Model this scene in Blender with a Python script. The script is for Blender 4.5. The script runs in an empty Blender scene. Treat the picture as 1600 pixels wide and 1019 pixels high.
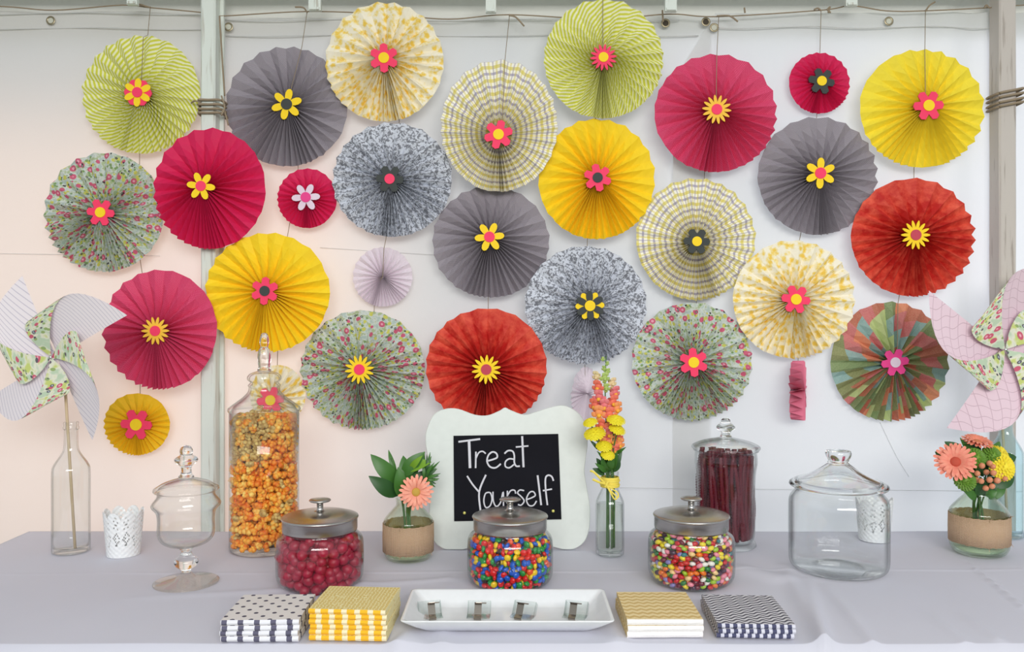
import bpy, bmesh, math, random
from mathutils import Vector, Matrix, Euler
R_ = random.Random(7)
PI = math.pi
SC = bpy.context.scene
COL = SC.collection
# ------------------------------------------------------------------ camera, world, lights
TZ = 0.74                      # table height
CZ = TZ + 0.52                 # camera height
F = 1300.0                     # focal length in pixels
def P(px, py, Y): return Vector(((px - 800) / F * Y, Y, CZ - (py - 500) / F * Y))
cam_d = bpy.data.cameras.new('camera'); cam = bpy.data.objects.new('camera', cam_d); COL.objects.link(cam)
cam.location = (0, 0, CZ); cam.rotation_euler = (PI / 2, 0, 0)
cam_d.sensor_width = 36; cam_d.lens = 36 * F / 1600; cam_d.shift_y = -9.5 / 1600; cam_d.clip_start = 0.05
SC.camera = cam
w = bpy.data.worlds.new('sky'); SC.world = w; w.use_nodes = True
w.node_tree.nodes['Background'].inputs[0].default_value = (0.86, 0.92, 1.0, 1)
w.node_tree.nodes['Background'].inputs[1].default_value = 0.62
def area(name, loc, target, sx, sy, power, color):
    d = bpy.data.lights.new(name, 'AREA'); d.shape = 'RECTANGLE'; d.size = sx; d.size_y = sy; d.energy = power; d.color = color
    o = bpy.data.objects.new(name, d); COL.objects.link(o); o.location = loc
    o.rotation_euler = (Vector(target) - Vector(loc)).to_track_quat('-Z', 'Y').to_euler(); return o
area('daylight_front', (0.5, -2.2, 2.35), (0.1, 2.1, 1.3), 3.2, 1.1, 128, (1.0, 0.985, 0.96))
area('daylight_behind_left', (-1.22, 2.33, 1.17), (-1.22, 2.1, 1.17), 1.75, 1.26, 7.0, (1.0, 0.55, 0.34))
area('daylight_behind_right', (1.7, 3.3, 1.3), (1.2, 2.1, 1.2), 2.2, 2.2, 34, (0.80, 0.83, 1.0))
SC.view_settings.view_transform = 'Standard'; SC.view_settings.look = 'None'
SC.view_settings.exposure = 0.0; SC.view_settings.gamma = 1.0; SC.view_settings.use_curve_mapping = False
SC.cycles.transparent_max_bounces = 40; SC.cycles.max_bounces = 14; SC.cycles.transmission_bounces = 14; SC.cycles.glossy_bounces = 6

# ------------------------------------------------------------------ helpers
def lin(c):
    f = lambda v: v / 12.92 if v <= 0.04045 else ((v + 0.055) / 1.055) ** 2.4
    return tuple(f(x / 255) for x in c)
class NT:
    def __init__(s, name):
        s.m = bpy.data.materials.new(name); s.m.use_nodes = True; s.t = s.m.node_tree; s.t.nodes.clear()
        s.out = s.t.nodes.new('ShaderNodeOutputMaterial')
    def n(s, kind, props=None, **ins):
        nd = s.t.nodes.new('ShaderNode' + kind)
        for k, v in (props or {}).items(): setattr(nd, k, v)
        for k, v in ins.items(): s.set(nd, k, v)
        return nd
    def set(s, nd, k, v):
        key = k.replace('_', ' ') if isinstance(k, str) else k
        if isinstance(key, str) and key[0] == 'i' and key[1:].isdigit(): key = int(key[1:])
        sock = nd.inputs[key]
        if isinstance(v, bpy.types.NodeSocket): s.t.links.new(v, sock)
        elif isinstance(v, (tuple, list)) and len(v) == 3 and sock.type == 'RGBA': sock.default_value = (*v, 1)
        else: sock.default_value = v
    def math(s, op, a, b=0.0, c=0.0):
        nd = s.n('Math', {'operation': op}, i0=a, i1=b, i2=c); return nd.outputs[0]
    def mix(s, f, a, b):
        nd = s.n('Mix', {'data_type': 'RGBA'}); s.set(nd, 'i0', f)
        for i, v in ((6, a), (7, b)):
            if isinstance(v, bpy.types.NodeSocket): s.t.links.new(v, nd.inputs[i])
            else: nd.inputs[i].default_value = (*v, 1)
        return nd.outputs[2]
    def ramp(s, f, stops, interp='LINEAR'):
        nd = s.n('ValToRGB'); nd.color_ramp.interpolation = interp; e = nd.color_ramp.elements
        while len(e) < len(stops): e.new(0.5)
        for el, (p, c) in zip(e, stops): el.position = p; el.color = (*c, 1)
        s.set(nd, 'i0', f); return nd.outputs[0]
    def uv(s):
        tc = s.n('TexCoord'); return tc.outputs['UV']
    def obj(s):
        tc = s.n('TexCoord'); return tc.outputs['Object']
    def xyz(s, v):
        nd = s.n('SeparateXYZ', i0=v); return nd.outputs
    def noise(s, vec, scale, detail=2, rough=0.5, out=0):
        nd = s.n('TexNoise', Vector=vec, Scale=scale, Detail=detail, Roughness=rough); return nd.outputs[out]
    def bump(s, h, strength, dist=0.001):
        return s.n('Bump', Height=h, Strength=strength, Distance=dist).outputs[0]
    def principled(s, color, rough=0.6, normal=None, **kw):
        nd = s.n('BsdfPrincipled'); s.set(nd, 'Base Color', color); s.set(nd, 'Roughness', rough)
        if normal is not None: s.set(nd, 'Normal', normal)
        for k, v in kw.items(): s.set(nd, k, v)
        return nd.outputs[0]
    def done(s, sh): s.t.links.new(sh, s.out.inputs[0]); return s.m
_mc = {}
def plain(name, rgb, rough=0.55, **kw):
    k = (name, rgb, rough, tuple(kw.items()))
    if k not in _mc:
        t = NT(name); c = lin(rgb)
        nz = t.noise(t.obj(), 60, 2)
        col = t.mix(nz, tuple(x * 0.95 for x in c), tuple(min(1, x * 1.05) for x in c))
        _mc[k] = t.done(t.principled(col, rough, **kw))
    return _mc[k]

def obj(name, verts, faces, mat, parent=None, smooth=False, uvs=None, mats=None, fm=None):
    me = bpy.data.meshes.new(name); me.from_pydata([tuple(v) for v in verts], [], faces)
    if uvs is not None:
        L = me.uv_layers.new(name='UVMap')
        for li, l in enumerate(me.loops): L.data[li].uv = uvs[l.vertex_index]
    for m in (mats or [mat]): me.materials.append(m)
    if fm is not None: me.polygons.foreach_set('material_index', fm)
    if smooth: me.polygons.foreach_set('use_smooth', [True] * len(me.polygons))
    me.update()
    o = bpy.data.objects.new(name, me); COL.objects.link(o)
    if parent: o.parent = parent
    return o
def link_mesh(name, me, parent=None, mw=None):
    o = bpy.data.objects.new(name, me); COL.objects.link(o)
    if parent: o.parent = parent
    if mw is not None: o.matrix_basis = mw
    return o
def empty(name, loc, rot=(0, 0, 0)):
    o = bpy.data.objects.new(name, None); COL.objects.link(o); o.location = loc; o.rotation_euler = rot
    o.empty_display_size = 0.02; return o
def tag(o, label=None, cat=None, group=None, kind=None):
    for k, v in (('label', label), ('category', cat), ('group', group), ('kind', kind)):
        if v: o[k] = v
    return o
class MB:
    def __init__(s): s.v = []; s.f = []; s.fm = []; s.uv = []
    def add(s, vs, fs, mi=0, M=None):
        b = len(s.v); s.v += [(M @ Vector(v)) if M else Vector(v) for v in vs]
        s.f += [tuple(b + i for i in f) for f in fs]; s.fm += [mi] * len(fs)
    def box(s, c, d, M=None, mi=0):
        x, y, z = c; a, b, e = (k / 2 for k in d)
        vs = [(x + i * a, y + j * b, z + k * e) for i in (-1, 1) for j in (-1, 1) for k in (-1, 1)]
        s.add(vs, [(0, 1, 3, 2), (4, 6, 7, 5), (0, 4, 5, 1), (2, 3, 7, 6), (0, 2, 6, 4), (1, 5, 7, 3)], mi, M)
    def tube(s, pts, r, n=8, mi=0, cap=True):
        pts = [Vector(p) for p in pts]; rr = r if isinstance(r, (list, tuple)) else [r] * len(pts)
        vs = []; fs = []; up = Vector((0, 0, 1)); prev = None
        for i, p in enumerate(pts):
            t = (pts[min(i + 1, len(pts) - 1)] - pts[max(i - 1, 0)]).normalized()
            if prev is None: a = t.cross(up if abs(t.dot(up)) < 0.9 else Vector((1, 0, 0))).normalized()
            else: a = (prev - t * prev.dot(t)).normalized()
            prev = a; b = t.cross(a)
            for k in range(n):
                an = 2 * PI * k / n; vs.append(p + (a * math.cos(an) + b * math.sin(an)) * rr[i])
        for i in range(len(pts) - 1):
            for k in range(n): fs.append((i * n + k, i * n + (k + 1) % n, (i + 1) * n + (k + 1) % n, (i + 1) * n + k))
        if cap: fs.append(tuple(reversed(range(n)))); fs.append(tuple((len(pts) - 1) * n + k for k in range(n)))
        s.add(vs, fs, mi)
    def lathe(s, prof, n=48, mi=0, M=None):
        vs = []; fs = []; idx = []
        for r, z in prof:
            if r < 1e-6: idx.append([len(vs)]); vs.append((0, 0, z))
            else:
                idx.append(list(range(len(vs), len(vs) + n)))
                vs += [(r * math.cos(2 * PI * k / n), r * math.sin(2 * PI * k / n), z) for k in range(n)]
        for a, b in zip(idx, idx[1:]):
            for k in range(n):
                k2 = (k + 1) % n
                if len(a) == 1 and len(b) == 1: continue
                if len(a) == 1: fs.append((a[0], b[k2], b[k]))
                elif len(b) == 1: fs.append((a[k], a[k2], b[0]))
                else: fs.append((a[k], a[k2], b[k2], b[k]))
        s.add(vs, fs, mi, M)
    def build(s, name, mat, parent=None, smooth=True, mats=None):
        return obj(name, s.v, s.f, mat, parent, smooth, None, mats, s.fm if mats else None)
def smooth_prof(pts, k=4):
    out = []
    for i in range(len(pts) - 1):
        p0 = pts[max(i - 1, 0)]; p1 = pts[i]; p2 = pts[i + 1]; p3 = pts[min(i + 2, len(pts) - 1)]
        for j in range(k):
            t = j / k
            out.append(tuple(0.5 * (2 * b + (c - a) * t + (2 * a - 5 * b + 4 * c - d) * t * t + (3 * b - a - 3 * c + d) * t ** 3) for a, b, c, d in zip(p0, p1, p2, p3)))
    out.append(pts[-1]); return [tuple([max(0, q[0])] + list(q[1:])) if len(q) == 2 else q for q in out]
def shell(outer, t, base=0.006):
    """closed glass wall: outer profile from the axis at the bottom to the rim, then back inside"""
    inner = [(max(0.0, r - t), z) for r, z in outer if z > base]
    return outer + [(max(0.0, outer[-1][0] - t), outer[-1][1])] + inner[::-1] + [(0, base + 0.001)]
def crom(pts, k=6, closed=False):
    n = len(pts); out = []
    rng = range(n if closed else n - 1)
    for i in rng:
        g = (lambda j: Vector(pts[j % n])) if closed else (lambda j: Vector(pts[min(max(j, 0), n - 1)]))
        p0, p1, p2, p3 = g(i - 1), g(i), g(i + 1), g(i + 2)
        for j in range(k):
            t = j / k; out.append(0.5 * (2 * p1 + (p2 - p0) * t + (2 * p0 - 5 * p1 + 4 * p2 - p3) * t * t + (3 * p1 - p0 - 3 * p2 + p3) * t ** 3))
    if not closed: out.append(Vector(pts[-1]))
    return out

# ------------------------------------------------------------------ materials
def glass_thin(name='clear_glass', tint=(0.985, 0.992, 0.99), edge=(0.36, 0.39, 0.39)):
    t = NT(name)
    lw = t.n('LayerWeight', Blend=0.5).outputs['Facing']
    c = t.ramp(lw, [(0.0, tint), (0.58, tint), (1.0, edge)])
    tr = t.n('BsdfTransparent', Color=c).outputs[0]
    gl = t.n('BsdfGlossy', Color=(1, 1, 1), Roughness=0.03).outputs[0]
    fr = t.math('MULTIPLY_ADD', t.math('POWER', lw, 4.5), 0.85, 0.035)
    return t.done(t.n('MixShader', i0=fr, i1=tr, i2=gl).outputs[0])
def glass_solid(name='solid_glass', c=(0.97, 0.98, 0.98)):
    t = NT(name); return t.done(t.n('BsdfGlass', Color=c, Roughness=0.0, IOR=1.46).outputs[0])
GT = glass_thin(); GS = glass_solid()
GB = glass_thin('bluish_glass', (0.90, 0.97, 0.98), (0.45, 0.58, 0.60))
WATER = glass_thin('water', (0.90, 0.93, 0.82), (0.6, 0.66, 0.5))
def steel():
    t = NT('brushed_steel'); o = t.obj(); x = t.n('Mapping', Vector=o); x.inputs['Scale'].default_value = (1, 1, 60)
    nz = t.noise(x.outputs[0], 8, 3)
    return t.done(t.principled(t.mix(nz, (0.42, 0.405, 0.39), (0.60, 0.585, 0.56)), 0.27, t.bump(nz, 0.15, 0.0005), Metallic=1.0, Anisotropic=0.6))
STEEL = steel()
CHROME = NT('chrome'); CHROME = CHROME.done(CHROME.principled((0.75, 0.75, 0.75), 0.08, Metallic=1.0))
TWINE = plain('twine', (150, 134, 112), 0.9)
def cloth_mat(name, rgb, sc=900, transl=None, bs=0.25, tf=0.35):
    t = NT(name); o = t.obj(); nz = t.noise(o, sc, 2); n2 = t.noise(o, 3.0, 3)
    c = lin(rgb); col = t.mix(n2, tuple(v * 0.95 for v in c), tuple(min(1, v * 1.04) for v in c))
    b = t.bump(t.math('ADD', t.math('MULTIPLY', nz, 0.3), t.noise(o, 14, 3)), bs, 0.004)
    sh = t.principled(col, 0.85, b)
    if transl:
        tl = t.n('BsdfTranslucent', Color=transl, Normal=b).outputs[0]
        sh = t.n('MixShader', i0=tf, i1=sh, i2=tl).outputs[0]
    return t.done(sh)
TARP = cloth_mat('white_tarp', (222, 224, 223), 700, (0.95, 0.94, 0.92), 0.18)
LINEN = cloth_mat('white_tablecloth', (212, 212, 223), 1200, None, 0.18)
def wood_paint(name, rgb, chip=(150, 135, 115)):
    t = NT(name); o = t.obj(); m = t.n('Mapping', Vector=o); m.inputs['Scale'].default_value = (60, 60, 4)
    nz = t.noise(m.outputs[0], 2, 4); f = t.ramp(nz, [(0.60, (0, 0, 0)), (0.70, (1, 1, 1))])
    col = t.mix(t.math('MULTIPLY', f, 0.5), lin(rgb), lin(chip))
    return t.done(t.principled(col, 0.6, t.bump(nz, 0.3, 0.001)))
POST_L = wood_paint('painted_post', (218, 224, 216)); POST_R = wood_paint('weathered_paint', (196, 188, 180), (120, 105, 90))

def paper(name, kind, a, b=None, c=None):
    """folded scrapbook paper: the pattern runs on the strip (u along its length, v across), in metres"""
    t = NT(name); uv = t.uv(); u, v, _ = t.xyz(uv); a = lin(a); b = lin(b) if b else a; c = lin(c) if c else b
    if kind == 'plain': col = t.mix(t.noise(uv, 40, 3), tuple(x * 0.88 for x in a), tuple(min(1, x * 1.08) for x in a))
    elif kind == 'dots':
        g = 0.0042
        fu = t.math('SUBTRACT', t.math('FRACT', t.math('DIVIDE', t.math('ADD', u, v), g)), 0.5)
        fv = t.math('SUBTRACT', t.math('FRACT', t.math('DIVIDE', t.math('SUBTRACT', u, v), g)), 0.5)
        d = t.math('SQRT', t.math('ADD', t.math('MULTIPLY', fu, fu), t.math('MULTIPLY', fv, fv)))
        col = t.mix(t.math('LESS_THAN', d, 0.27), a, b)
    elif kind == 'stripe':
        s = t.math('SINE', t.math('MULTIPLY', t.math('ADD', t.math('MULTIPLY', u, 0.8), v), 2 * PI / 0.0125))
        col = t.mix(t.math('SMOOTH_MIN', t.math('MAXIMUM', t.math('MULTIPLY_ADD', s, 2.0, 0.5), 0.0), 1.0, 0.05), a, b)
    elif kind == 'plaid':
        def band(x, per, off, wd):
            f = t.math('FRACT', t.math('ADD', t.math('DIVIDE', x, per), off)); return t.math('MULTIPLY', t.math('LESS_THAN', f, wd), 0.72)
        col = a
        col = t.mix(band(v, 0.030, 0.0, 0.26), col, b); col = t.mix(band(v, 0.030, 0.45, 0.20), col, c)
        col = t.mix(t.math('MULTIPLY', band(u, 0.018, 0.0, 0.25), 0.75), col, b); col = t.mix(t.math('MULTIPLY', band(u, 0.018, 0.5, 0.2), 0.75), col, c)
    elif kind == 'damask':
        m = t.n('VectorMath', {'operation': 'ADD'}, i0=uv)
        t.set(m, 'i1', t.n('VectorMath', {'operation': 'SCALE'}, i0=t.noise(uv, 70, 2, 0.5, 1), Scale=0.02).outputs[0])
        wv = t.noise(m.outputs[0], 150, 2, 0.6)
        col = t.ramp(wv, [(0.44, a), (0.53, b)])
    elif kind == 'cream':
        nz = t.noise(uv, 75, 3, 0.6); vo = t.n('TexVoronoi', Vector=uv, Scale=55).outputs[0]
        col = t.ramp(t.math('ADD', t.math('MULTIPLY', nz, 0.7), t.math('MULTIPLY', vo, 0.4)), [(0.42, b), (0.50, c), (0.60, a)])
    elif kind == 'floral':
        bg = t.ramp(t.noise(uv, 90, 2), [(0.40, a), (0.50, lin((204, 208, 202))), (0.6, lin((166, 180, 140)))])
        def spots(scale, size, colr, base, seed, ring=None):
            mp = t.n('Mapping', Vector=uv); mp.inputs['Location'].default_value = (seed, seed * 0.7, 0)
            vo = t.n('TexVoronoi', Vector=mp.outputs[0], Scale=scale, Randomness=1.0)
            keep = t.math('GREATER_THAN', t.xyz(vo.outputs['Color'])[0], 0.45)
            o = t.mix(t.math('MULTIPLY', keep, t.math('LESS_THAN', vo.outputs['Distance'], size)), base, colr)
            if ring: o = t.mix(t.math('MULTIPLY', keep, t.math('LESS_THAN', vo.outputs['Distance'], size * 0.45)), o, ring)
            return o
        col = spots(75, 0.38, lin((196, 194, 92)), bg, 3.1)
        col = spots(85, 0.30, lin((122, 150, 96)), col, 8.3)
        col = spots(50, 0.40, lin((196, 88, 116)), col, 5.7, lin((226, 158, 174)))
        col = spots(80, 0.25, lin((60, 58, 56)), col, 1.9, lin((180, 190, 180)))
    elif kind == 'mottle':
        nz = t.noise(uv, 28, 5, 0.65)
        f = t.math('ADD', nz, t.math('MULTIPLY', t.math('SUBTRACT', t.math('DIVIDE', v, 0.15), 0.6), 0.22))
        col = t.ramp(f, [(0.42, a), (0.75, b)])
    elif kind == 'patch':
        uu = t.math('SNAP', u, 0.034); odd = t.math('MULTIPLY', t.math('FRACT', t.math('DIVIDE', u, 0.068)), 0.03)
        vv = t.math('SNAP', t.math('ADD', v, odd), 0.046)
        cx = t.n('CombineXYZ', i0=t.math('MULTIPLY', uu, 91.7), i1=t.math('MULTIPLY', vv, 57.3)).outputs[0]
        wn = t.n('TexWhiteNoise', {'noise_dimensions': '2D'}, Vector=cx).outputs[0]
        cs = [(214, 116, 80), (116, 160, 162), (112, 122, 66), (196, 84, 98), (174, 192, 124), (176, 70, 50), (96, 128, 74)]
        col = t.ramp(wn, [(i / 7, lin(q)) for i, q in enumerate(cs)], 'CONSTANT')
        col = t.mix(t.math('MULTIPLY', t.noise(uv, 300, 2), 0.35), col, lin((225, 215, 180)))
    return t.done(t.principled(col, 0.72))

# ------------------------------------------------------------------ setting
def struct(o): o['kind'] = 'structure'; return o
YW = 2.17
def tarp(name, x0, x1, z0, z1, Y, parent=None, amp=0.006, top=None, seed=0, mat=TARP, lefttop=None):
    nx = max(2, int((x1 - x0) / 0.02)); nz = max(2, int((z1 - z0) / 0.04)); vs = []; fs = []
    for j in range(nz + 1):
        tz = j / nz
        for i in range(nx + 1):
            tx = i / nx; x = x0 + (x1 - x0) * tx; zt = z1 + (top(x) if top else 0); z = z0 + (zt - z0) * tz
            if lefttop: x = max(x, x0 + lefttop(z) + 0.0001 * i)
            y = Y + amp * (0.6 * math.sin(x * 7 + seed + 0.8 * math.sin(z * 2.3)) + 0.4 * math.sin(x * 19 + z * 3 + seed) + 0.35 * math.sin(z * 9 + x * 2))
            if x > 1.05: y += 0.010 * math.sin((x - 1.05) * 55) * min(1, (x - 1.05) * 6) * (1 - 0.5 * tz)
            vs.append((x, y, z))
    W = nx + 1
    for j in range(nz):
        for i in range(nx): fs.append((j * W + i, j * W + i + 1, (j + 1) * W + i + 1, (j + 1) * W + i))
    return obj(name, vs, fs, mat, parent, True)
def ztop(py): return CZ - (py - 500) / F * YW
xw = lambda px: (px - 800) / F * YW
wall = struct(tarp('wall_back', xw(330), xw(1112), 0.02, ztop(27), YW, amp=0.005, seed=1, top=lambda x: 0.004 * math.sin(x * 5)))
pl = tarp('tarp_panel', xw(-420), xw(338), 0.02, ztop(18), YW - 0.004, wall, 0.004, seed=2.2); pl['label'] = 'warmly backlit tarp panel left of the white post'
def ltop(z): return max(0.0, (z - ztop(130)) * 0.62)
pr = tarp('tarp_panel', xw(1050), xw(2050), 0.02, ztop(22), YW - 0.012, wall, 0.004, seed=4.0, lefttop=ltop)
pr['label'] = 'bluish white tarp panel hanging in folds at the right'
# hems: stitched band under the top edge
for (a, b, py, Y) in ((-420, 338, 47, YW - 0.010), (345, 1090, 57, YW - 0.008), (1112, 1560, 47, YW - 0.020), (-420, 338, 24, YW - 0.010), (345, 1060, 33, YW - 0.009)):
    m = MB(); m.tube([(xw(a) + (xw(b) - xw(a)) * i / 30, Y + 0.002 * math.sin(i), ztop(py + 1.5 * math.sin(i * .5))) for i in range(31)], 0.0014, 6)
    m.build('hem', TARP, wall)
# seam lines across
for (pts, Y) in (([(-100, 395), (120, 398), (250, 400)], YW - 0.0105), ([(500, 387), (640, 396), (700, 399)], YW - 0.0065), ([(960, 762), (1085, 764), (1250, 765), (1600, 768)], YW - 0.022), ([(1375, 660), (1400, 712), (1420, 745)], YW - 0.018)):
    m = MB(); m.tube(crom([P(x, y, Y) for x, y in pts], 6), 0.0006, 5); m.build('seam', TARP, wall)
RING = plain('dull_brass', (150, 140, 115), 0.4, Metallic=0.8); HOLE = plain('dark_hole', (70, 62, 50), 0.8)
for i, (x, y, dark) in enumerate(((79, 32, 0), (357, 42, 0), (1116, 43, 0), (1389, 33, 0), (1040, 36, 1), (1103, 34, 1))):
    c = P(x, y, YW - 0.014 if x < 1100 else YW - 0.022); m = MB(); n = 20; vs = []; fs = []
    for k in range(n):
        a = 2 * PI * k / n
        for r, d in ((0.0072, 0), (0.0095, -0.0015), (0.0118, 0)): vs.append((c.x + r * math.cos(a), c.y + d, c.z + r * math.sin(a)))
    for k in range(n):
        for q in range(2): fs.append((k * 3 + q, k * 3 + q + 1, ((k + 1) % n) * 3 + q + 1, ((k + 1) % n) * 3 + q))
    m.add(vs, fs, 0); m.add([(c.x + 0.0074 * math.cos(2 * PI * k / n), c.y + 0.0004, c.z + 0.0074 * math.sin(2 * PI * k / n)) for k in range(n)], [tuple(range(n))], 1)
    m.build('grommet', None, wall, mats=[RING, HOLE if dark else plain('grommet_cloth', (205, 205, 190), 0.8)])
# valance behind the top edge, rail with brackets
VAL = cloth_mat('grey_valance', (216, 216, 208), 700, None)
struct(tarp('wall_valance', xw(-420), xw(2050), ztop(60), ztop(-80), YW + 0.035, amp=0.003, seed=3, mat=VAL))
m = MB(); m.box((0.3, 2.115, ztop(-6) - 0.0), (4.6, 0.045, 0.028)); rail = struct(m.build('trim_1', POST_L, None, False))
rail.location = (0, 0, 0)
for x, y1, wd in ((207, 8, 16), (492, 17, 19), (767, 20, 16), (1048, 18, 18), (1330, 10, 18)):
    a = P(x, -12, 2.09); b = P(x, y1, 2.09); m = MB(); h = a.z - b.z
    m.box((a.x, 2.092, (a.z + b.z) / 2), (wd / F * 2.09, 0.012, h)); m.box((a.x, 2.084, b.z + 0.004), (wd / F * 2.09 * 0.8, 0.006, 0.006))
    m.build('bracket', POST_L, rail, False)
# roof and ground
def plane(name, x0, x1, y0, y1, z, mat):
    return struct(obj(name, [(x0, y0, z), (x1, y0, z), (x1, y1, z), (x0, y1, z)], [(0, 1, 2, 3)], mat))
struct(tarp('ceiling', -3.2, 3.2, -0.9, 2.6, 0, mat=cloth_mat('tent_roof', (240, 240, 236), 700, (0.95, 0.96, 0.94), 0.2, 0.65))).rotation_euler = (-PI / 2, 0, 0)
bpy.data.objects['ceiling'].location = (0, 0.0, 2.5)
GR = NT('grass'); GR = GR.done(GR.principled(GR.mix(GR.noise(GR.obj(), 30, 4), lin((70, 84, 50)), lin((150, 150, 120))), 0.95))
plane('floor', -8, 8, -6, 9, 0, GR)
# posts
def post(px0, px1, Y, depth, mat, label):
    x0, x1 = (px0 - 800) / F * Y, (px1 - 800) / F * Y; wd = x1 - x0; o = empty('tent_post', ((x0 + x1) / 2, Y + depth / 2, 0)); tag(o, label, 'post')
    m = MB(); b = 0.004; z1 = ztop(-30); n = 14; vs = []; fs = []
    ring = [(-wd / 2 + b, -depth / 2), (wd / 2 - b, -depth / 2), (wd / 2, -depth / 2 + b), (wd / 2, depth / 2), (-wd / 2, depth / 2), (-wd / 2, -depth / 2 + b)]
    for j in range(n + 1):
        for q, (x, y) in enumerate(ring): vs.append((x + R_.uniform(-.0006, .0006), y + R_.uniform(-.0004, .0004), z1 * j / n))
    for j in range(n):
        for q in range(6): fs.append((j * 6 + q, j * 6 + (q + 1) % 6, (j + 1) * 6 + (q + 1) % 6, (j + 1) * 6 + q))
    m.add(vs, fs); m.build('post_shaft', mat, o, False)
    m = MB(); m.box((wd / 2 + 0.005, depth / 2 - 0.006, z1 / 2), (0.010, 0.010, z1)); m.build('edge_strip', mat, o, False)
    return o, wd
pL, wL = post(313, 336, 2.10, 0.045, POST_L, 'white painted post with chipped paint left of the grey rosette')
pR, wR = post(1562, 1589, 2.10, 0.045, POST_R, 'greyish weathered post at the right beyond the yellow rosette')
def wraps(px0, px1, Y, rows, label, tail=None, slope=0):
    m = MB(); x0, x1 = (px0 - 800) / F * Y - 0.003, (px1 - 800) / F * Y + 0.014
    for k, py in enumerate(rows):
        z = CZ - (py - 500) / F * Y; d = slope
        m.tube(crom([(x0, Y - .004, z), ((x0 + x1) / 2, Y - .0055, z + d / 2), (x1, Y - .004, z + d), (x1 + .001, Y + .05, z + d), ((x0 + x1) / 2, Y + .053, z + d / 2), (x0 - .001, Y + .05, z)], 4, True) + [Vector((x0, Y - .004, z))], 0.0032, 7)
    if tail:
        for t_ in tail: m.tube(crom(t_, 5), 0.0022, 6)
    o = m.build('twine_wrap', TWINE); return tag(o, label, 'twine')
wraps(313, 336, 2.10, (157, 164, 171, 177), 'brown twine wrapped and knotted around the white left post',
      [[P(313, 160, 2.093), P(304, 158, 2.105), P(299, 161, 2.12)], [P(346, 150, 2.10), P(351, 168, 2.09), P(346, 180, 2.09), P(350, 172, 2.092), P(357, 196, 2.10)], [P(343, 25, 2.10), P(347, 90, 2.10), P(351, 150, 2.10)]])
wraps(1562, 1589, 2.10, (146, 153, 161, 167), 'brown twine wrapped around the greyish right post', [[P(1589, 140, 2.093), P(1600, 138, 2.09), P(1640, 136, 2.1)]], 0.012)
# horizontal twine
m = MB()
m.tube(crom([P(x, y, 2.135) for x, y in ((-150, 8), (0, 10), (85, 16), (190, 8), (235, 12), (320, 20), (345, 25), (478, 18), (600, 22), (700, 30), (795, 23), (940, 30), (1045, 22), (1120, 26), (1283, 16), (1330, 9), (1385, 17), (1444, 17), (1545, 12), (1600, 8), (1700, 4))], 6), 0.0016, 6)
for t_ in ([(235, 12), (222, 8), (209, 5)], [(480, 20), (474, 12), (461, 11)], [(795, 24), (806, 27), (819, 41)], [(1120, 25), (1140, 25), (1153, 34)], [(1446, 18), (1452, 9), (1461, 3)], [(1283, 17), (1278, 13), (1272, 15)], [(1298, 20), (1293, 15), (1297, 11), (1294, 20)], [(1036, 34), (1035, 16)], [(1545, 12), (1541, 8), (1538, 13)], [(1163, 12), (1164, 20)]):
    m.tube(crom([P(x, y, 2.128) for x, y in t_], 5), 0.0022, 6)
tag(m.build('twine_line', TWINE), 'long brown twine strung across the top of the tarp', 'twine')

# ------------------------------------------------------------------ rosettes
FOAM = {'pink': plain('hot_pink_foam', (250, 58, 102), 0.7), 'yellow': plain('yellow_foam', (255, 214, 20), 0.7), 'dark': plain('charcoal_foam', (62, 66, 64), 0.8),
        'orange': plain('amber_foam', (250, 196, 60), 0.7), 'lilac': plain('lilac_foam', (228, 208, 224), 0.7), 'magenta': plain('magenta_foam', (232, 62, 140), 0.7), 'rust': plain('rose_foam', (196, 66, 84), 0.7)}
def flower_outline(kind, r):
    pts = []
    if kind == 'daisy':
        n = 14
        for k in range(n):
            a = 2 * PI * k / n
            for da, q in ((-0.5, 0.50), (-0.30, 0.76), (-0.12, 0.94), (0, 1.0), (0.12, 0.94), (0.30, 0.76)):
                an = a + da * 2 * PI / n; pts.append((r * q * math.cos(an), r * q * math.sin(an)))
    elif kind == 'round':
        for k in range(6):
            a = 2 * PI * k / 6
            for da, q in ((-0.5, 0.36), (-0.40, 0.55), (-0.30, 0.75), (-0.18, 0.92), (-0.06, 1.0), (0.06, 1.0), (0.18, 0.92), (0.30, 0.75), (0.40, 0.55)):
                an = a + da * 2 * PI / 6; pts.append((r * q * math.cos(an), r * q * math.sin(an)))
    else:
        for k in range(6):
            a = 2 * PI * k / 6
            for da, q in ((-0.5, 0.56), (-0.34, 0.74), (-0.26, 0.92), (-0.12, 0.95), (0, 1.0), (0.12, 0.95), (0.26, 0.92), (0.34, 0.74)):
                an = a + da * 2 * PI / 6; pts.append((r * q * math.cos(an), r * q * math.sin(an)))
    return pts
def cut(pts, t, y):
    """die-cut foam in the xz plane, front face at y-t; centre fan so concave outlines are fine"""
    n = len(pts); vs = [(0, y - t, 0)] + [(x, y - t, z) for x, z in pts] + [(x, y, z) for x, z in pts] + [(0, y, 0)]
    fs = [(0, 1 + k, 1 + (k + 1) % n) for k in range(n)] + [(2 * n + 1, 1 + n + (k + 1) % n, 1 + n + k) for k in range(n)] + [(1 + k, 1 + n + k, 1 + n + (k + 1) % n, 1 + (k + 1) % n) for k in range(n)]
    return vs, fs
def disc(r, n=24): return [(r * math.cos(2 * PI * k / n), r * math.sin(2 * PI * k / n)) for k in range(n)]
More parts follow.
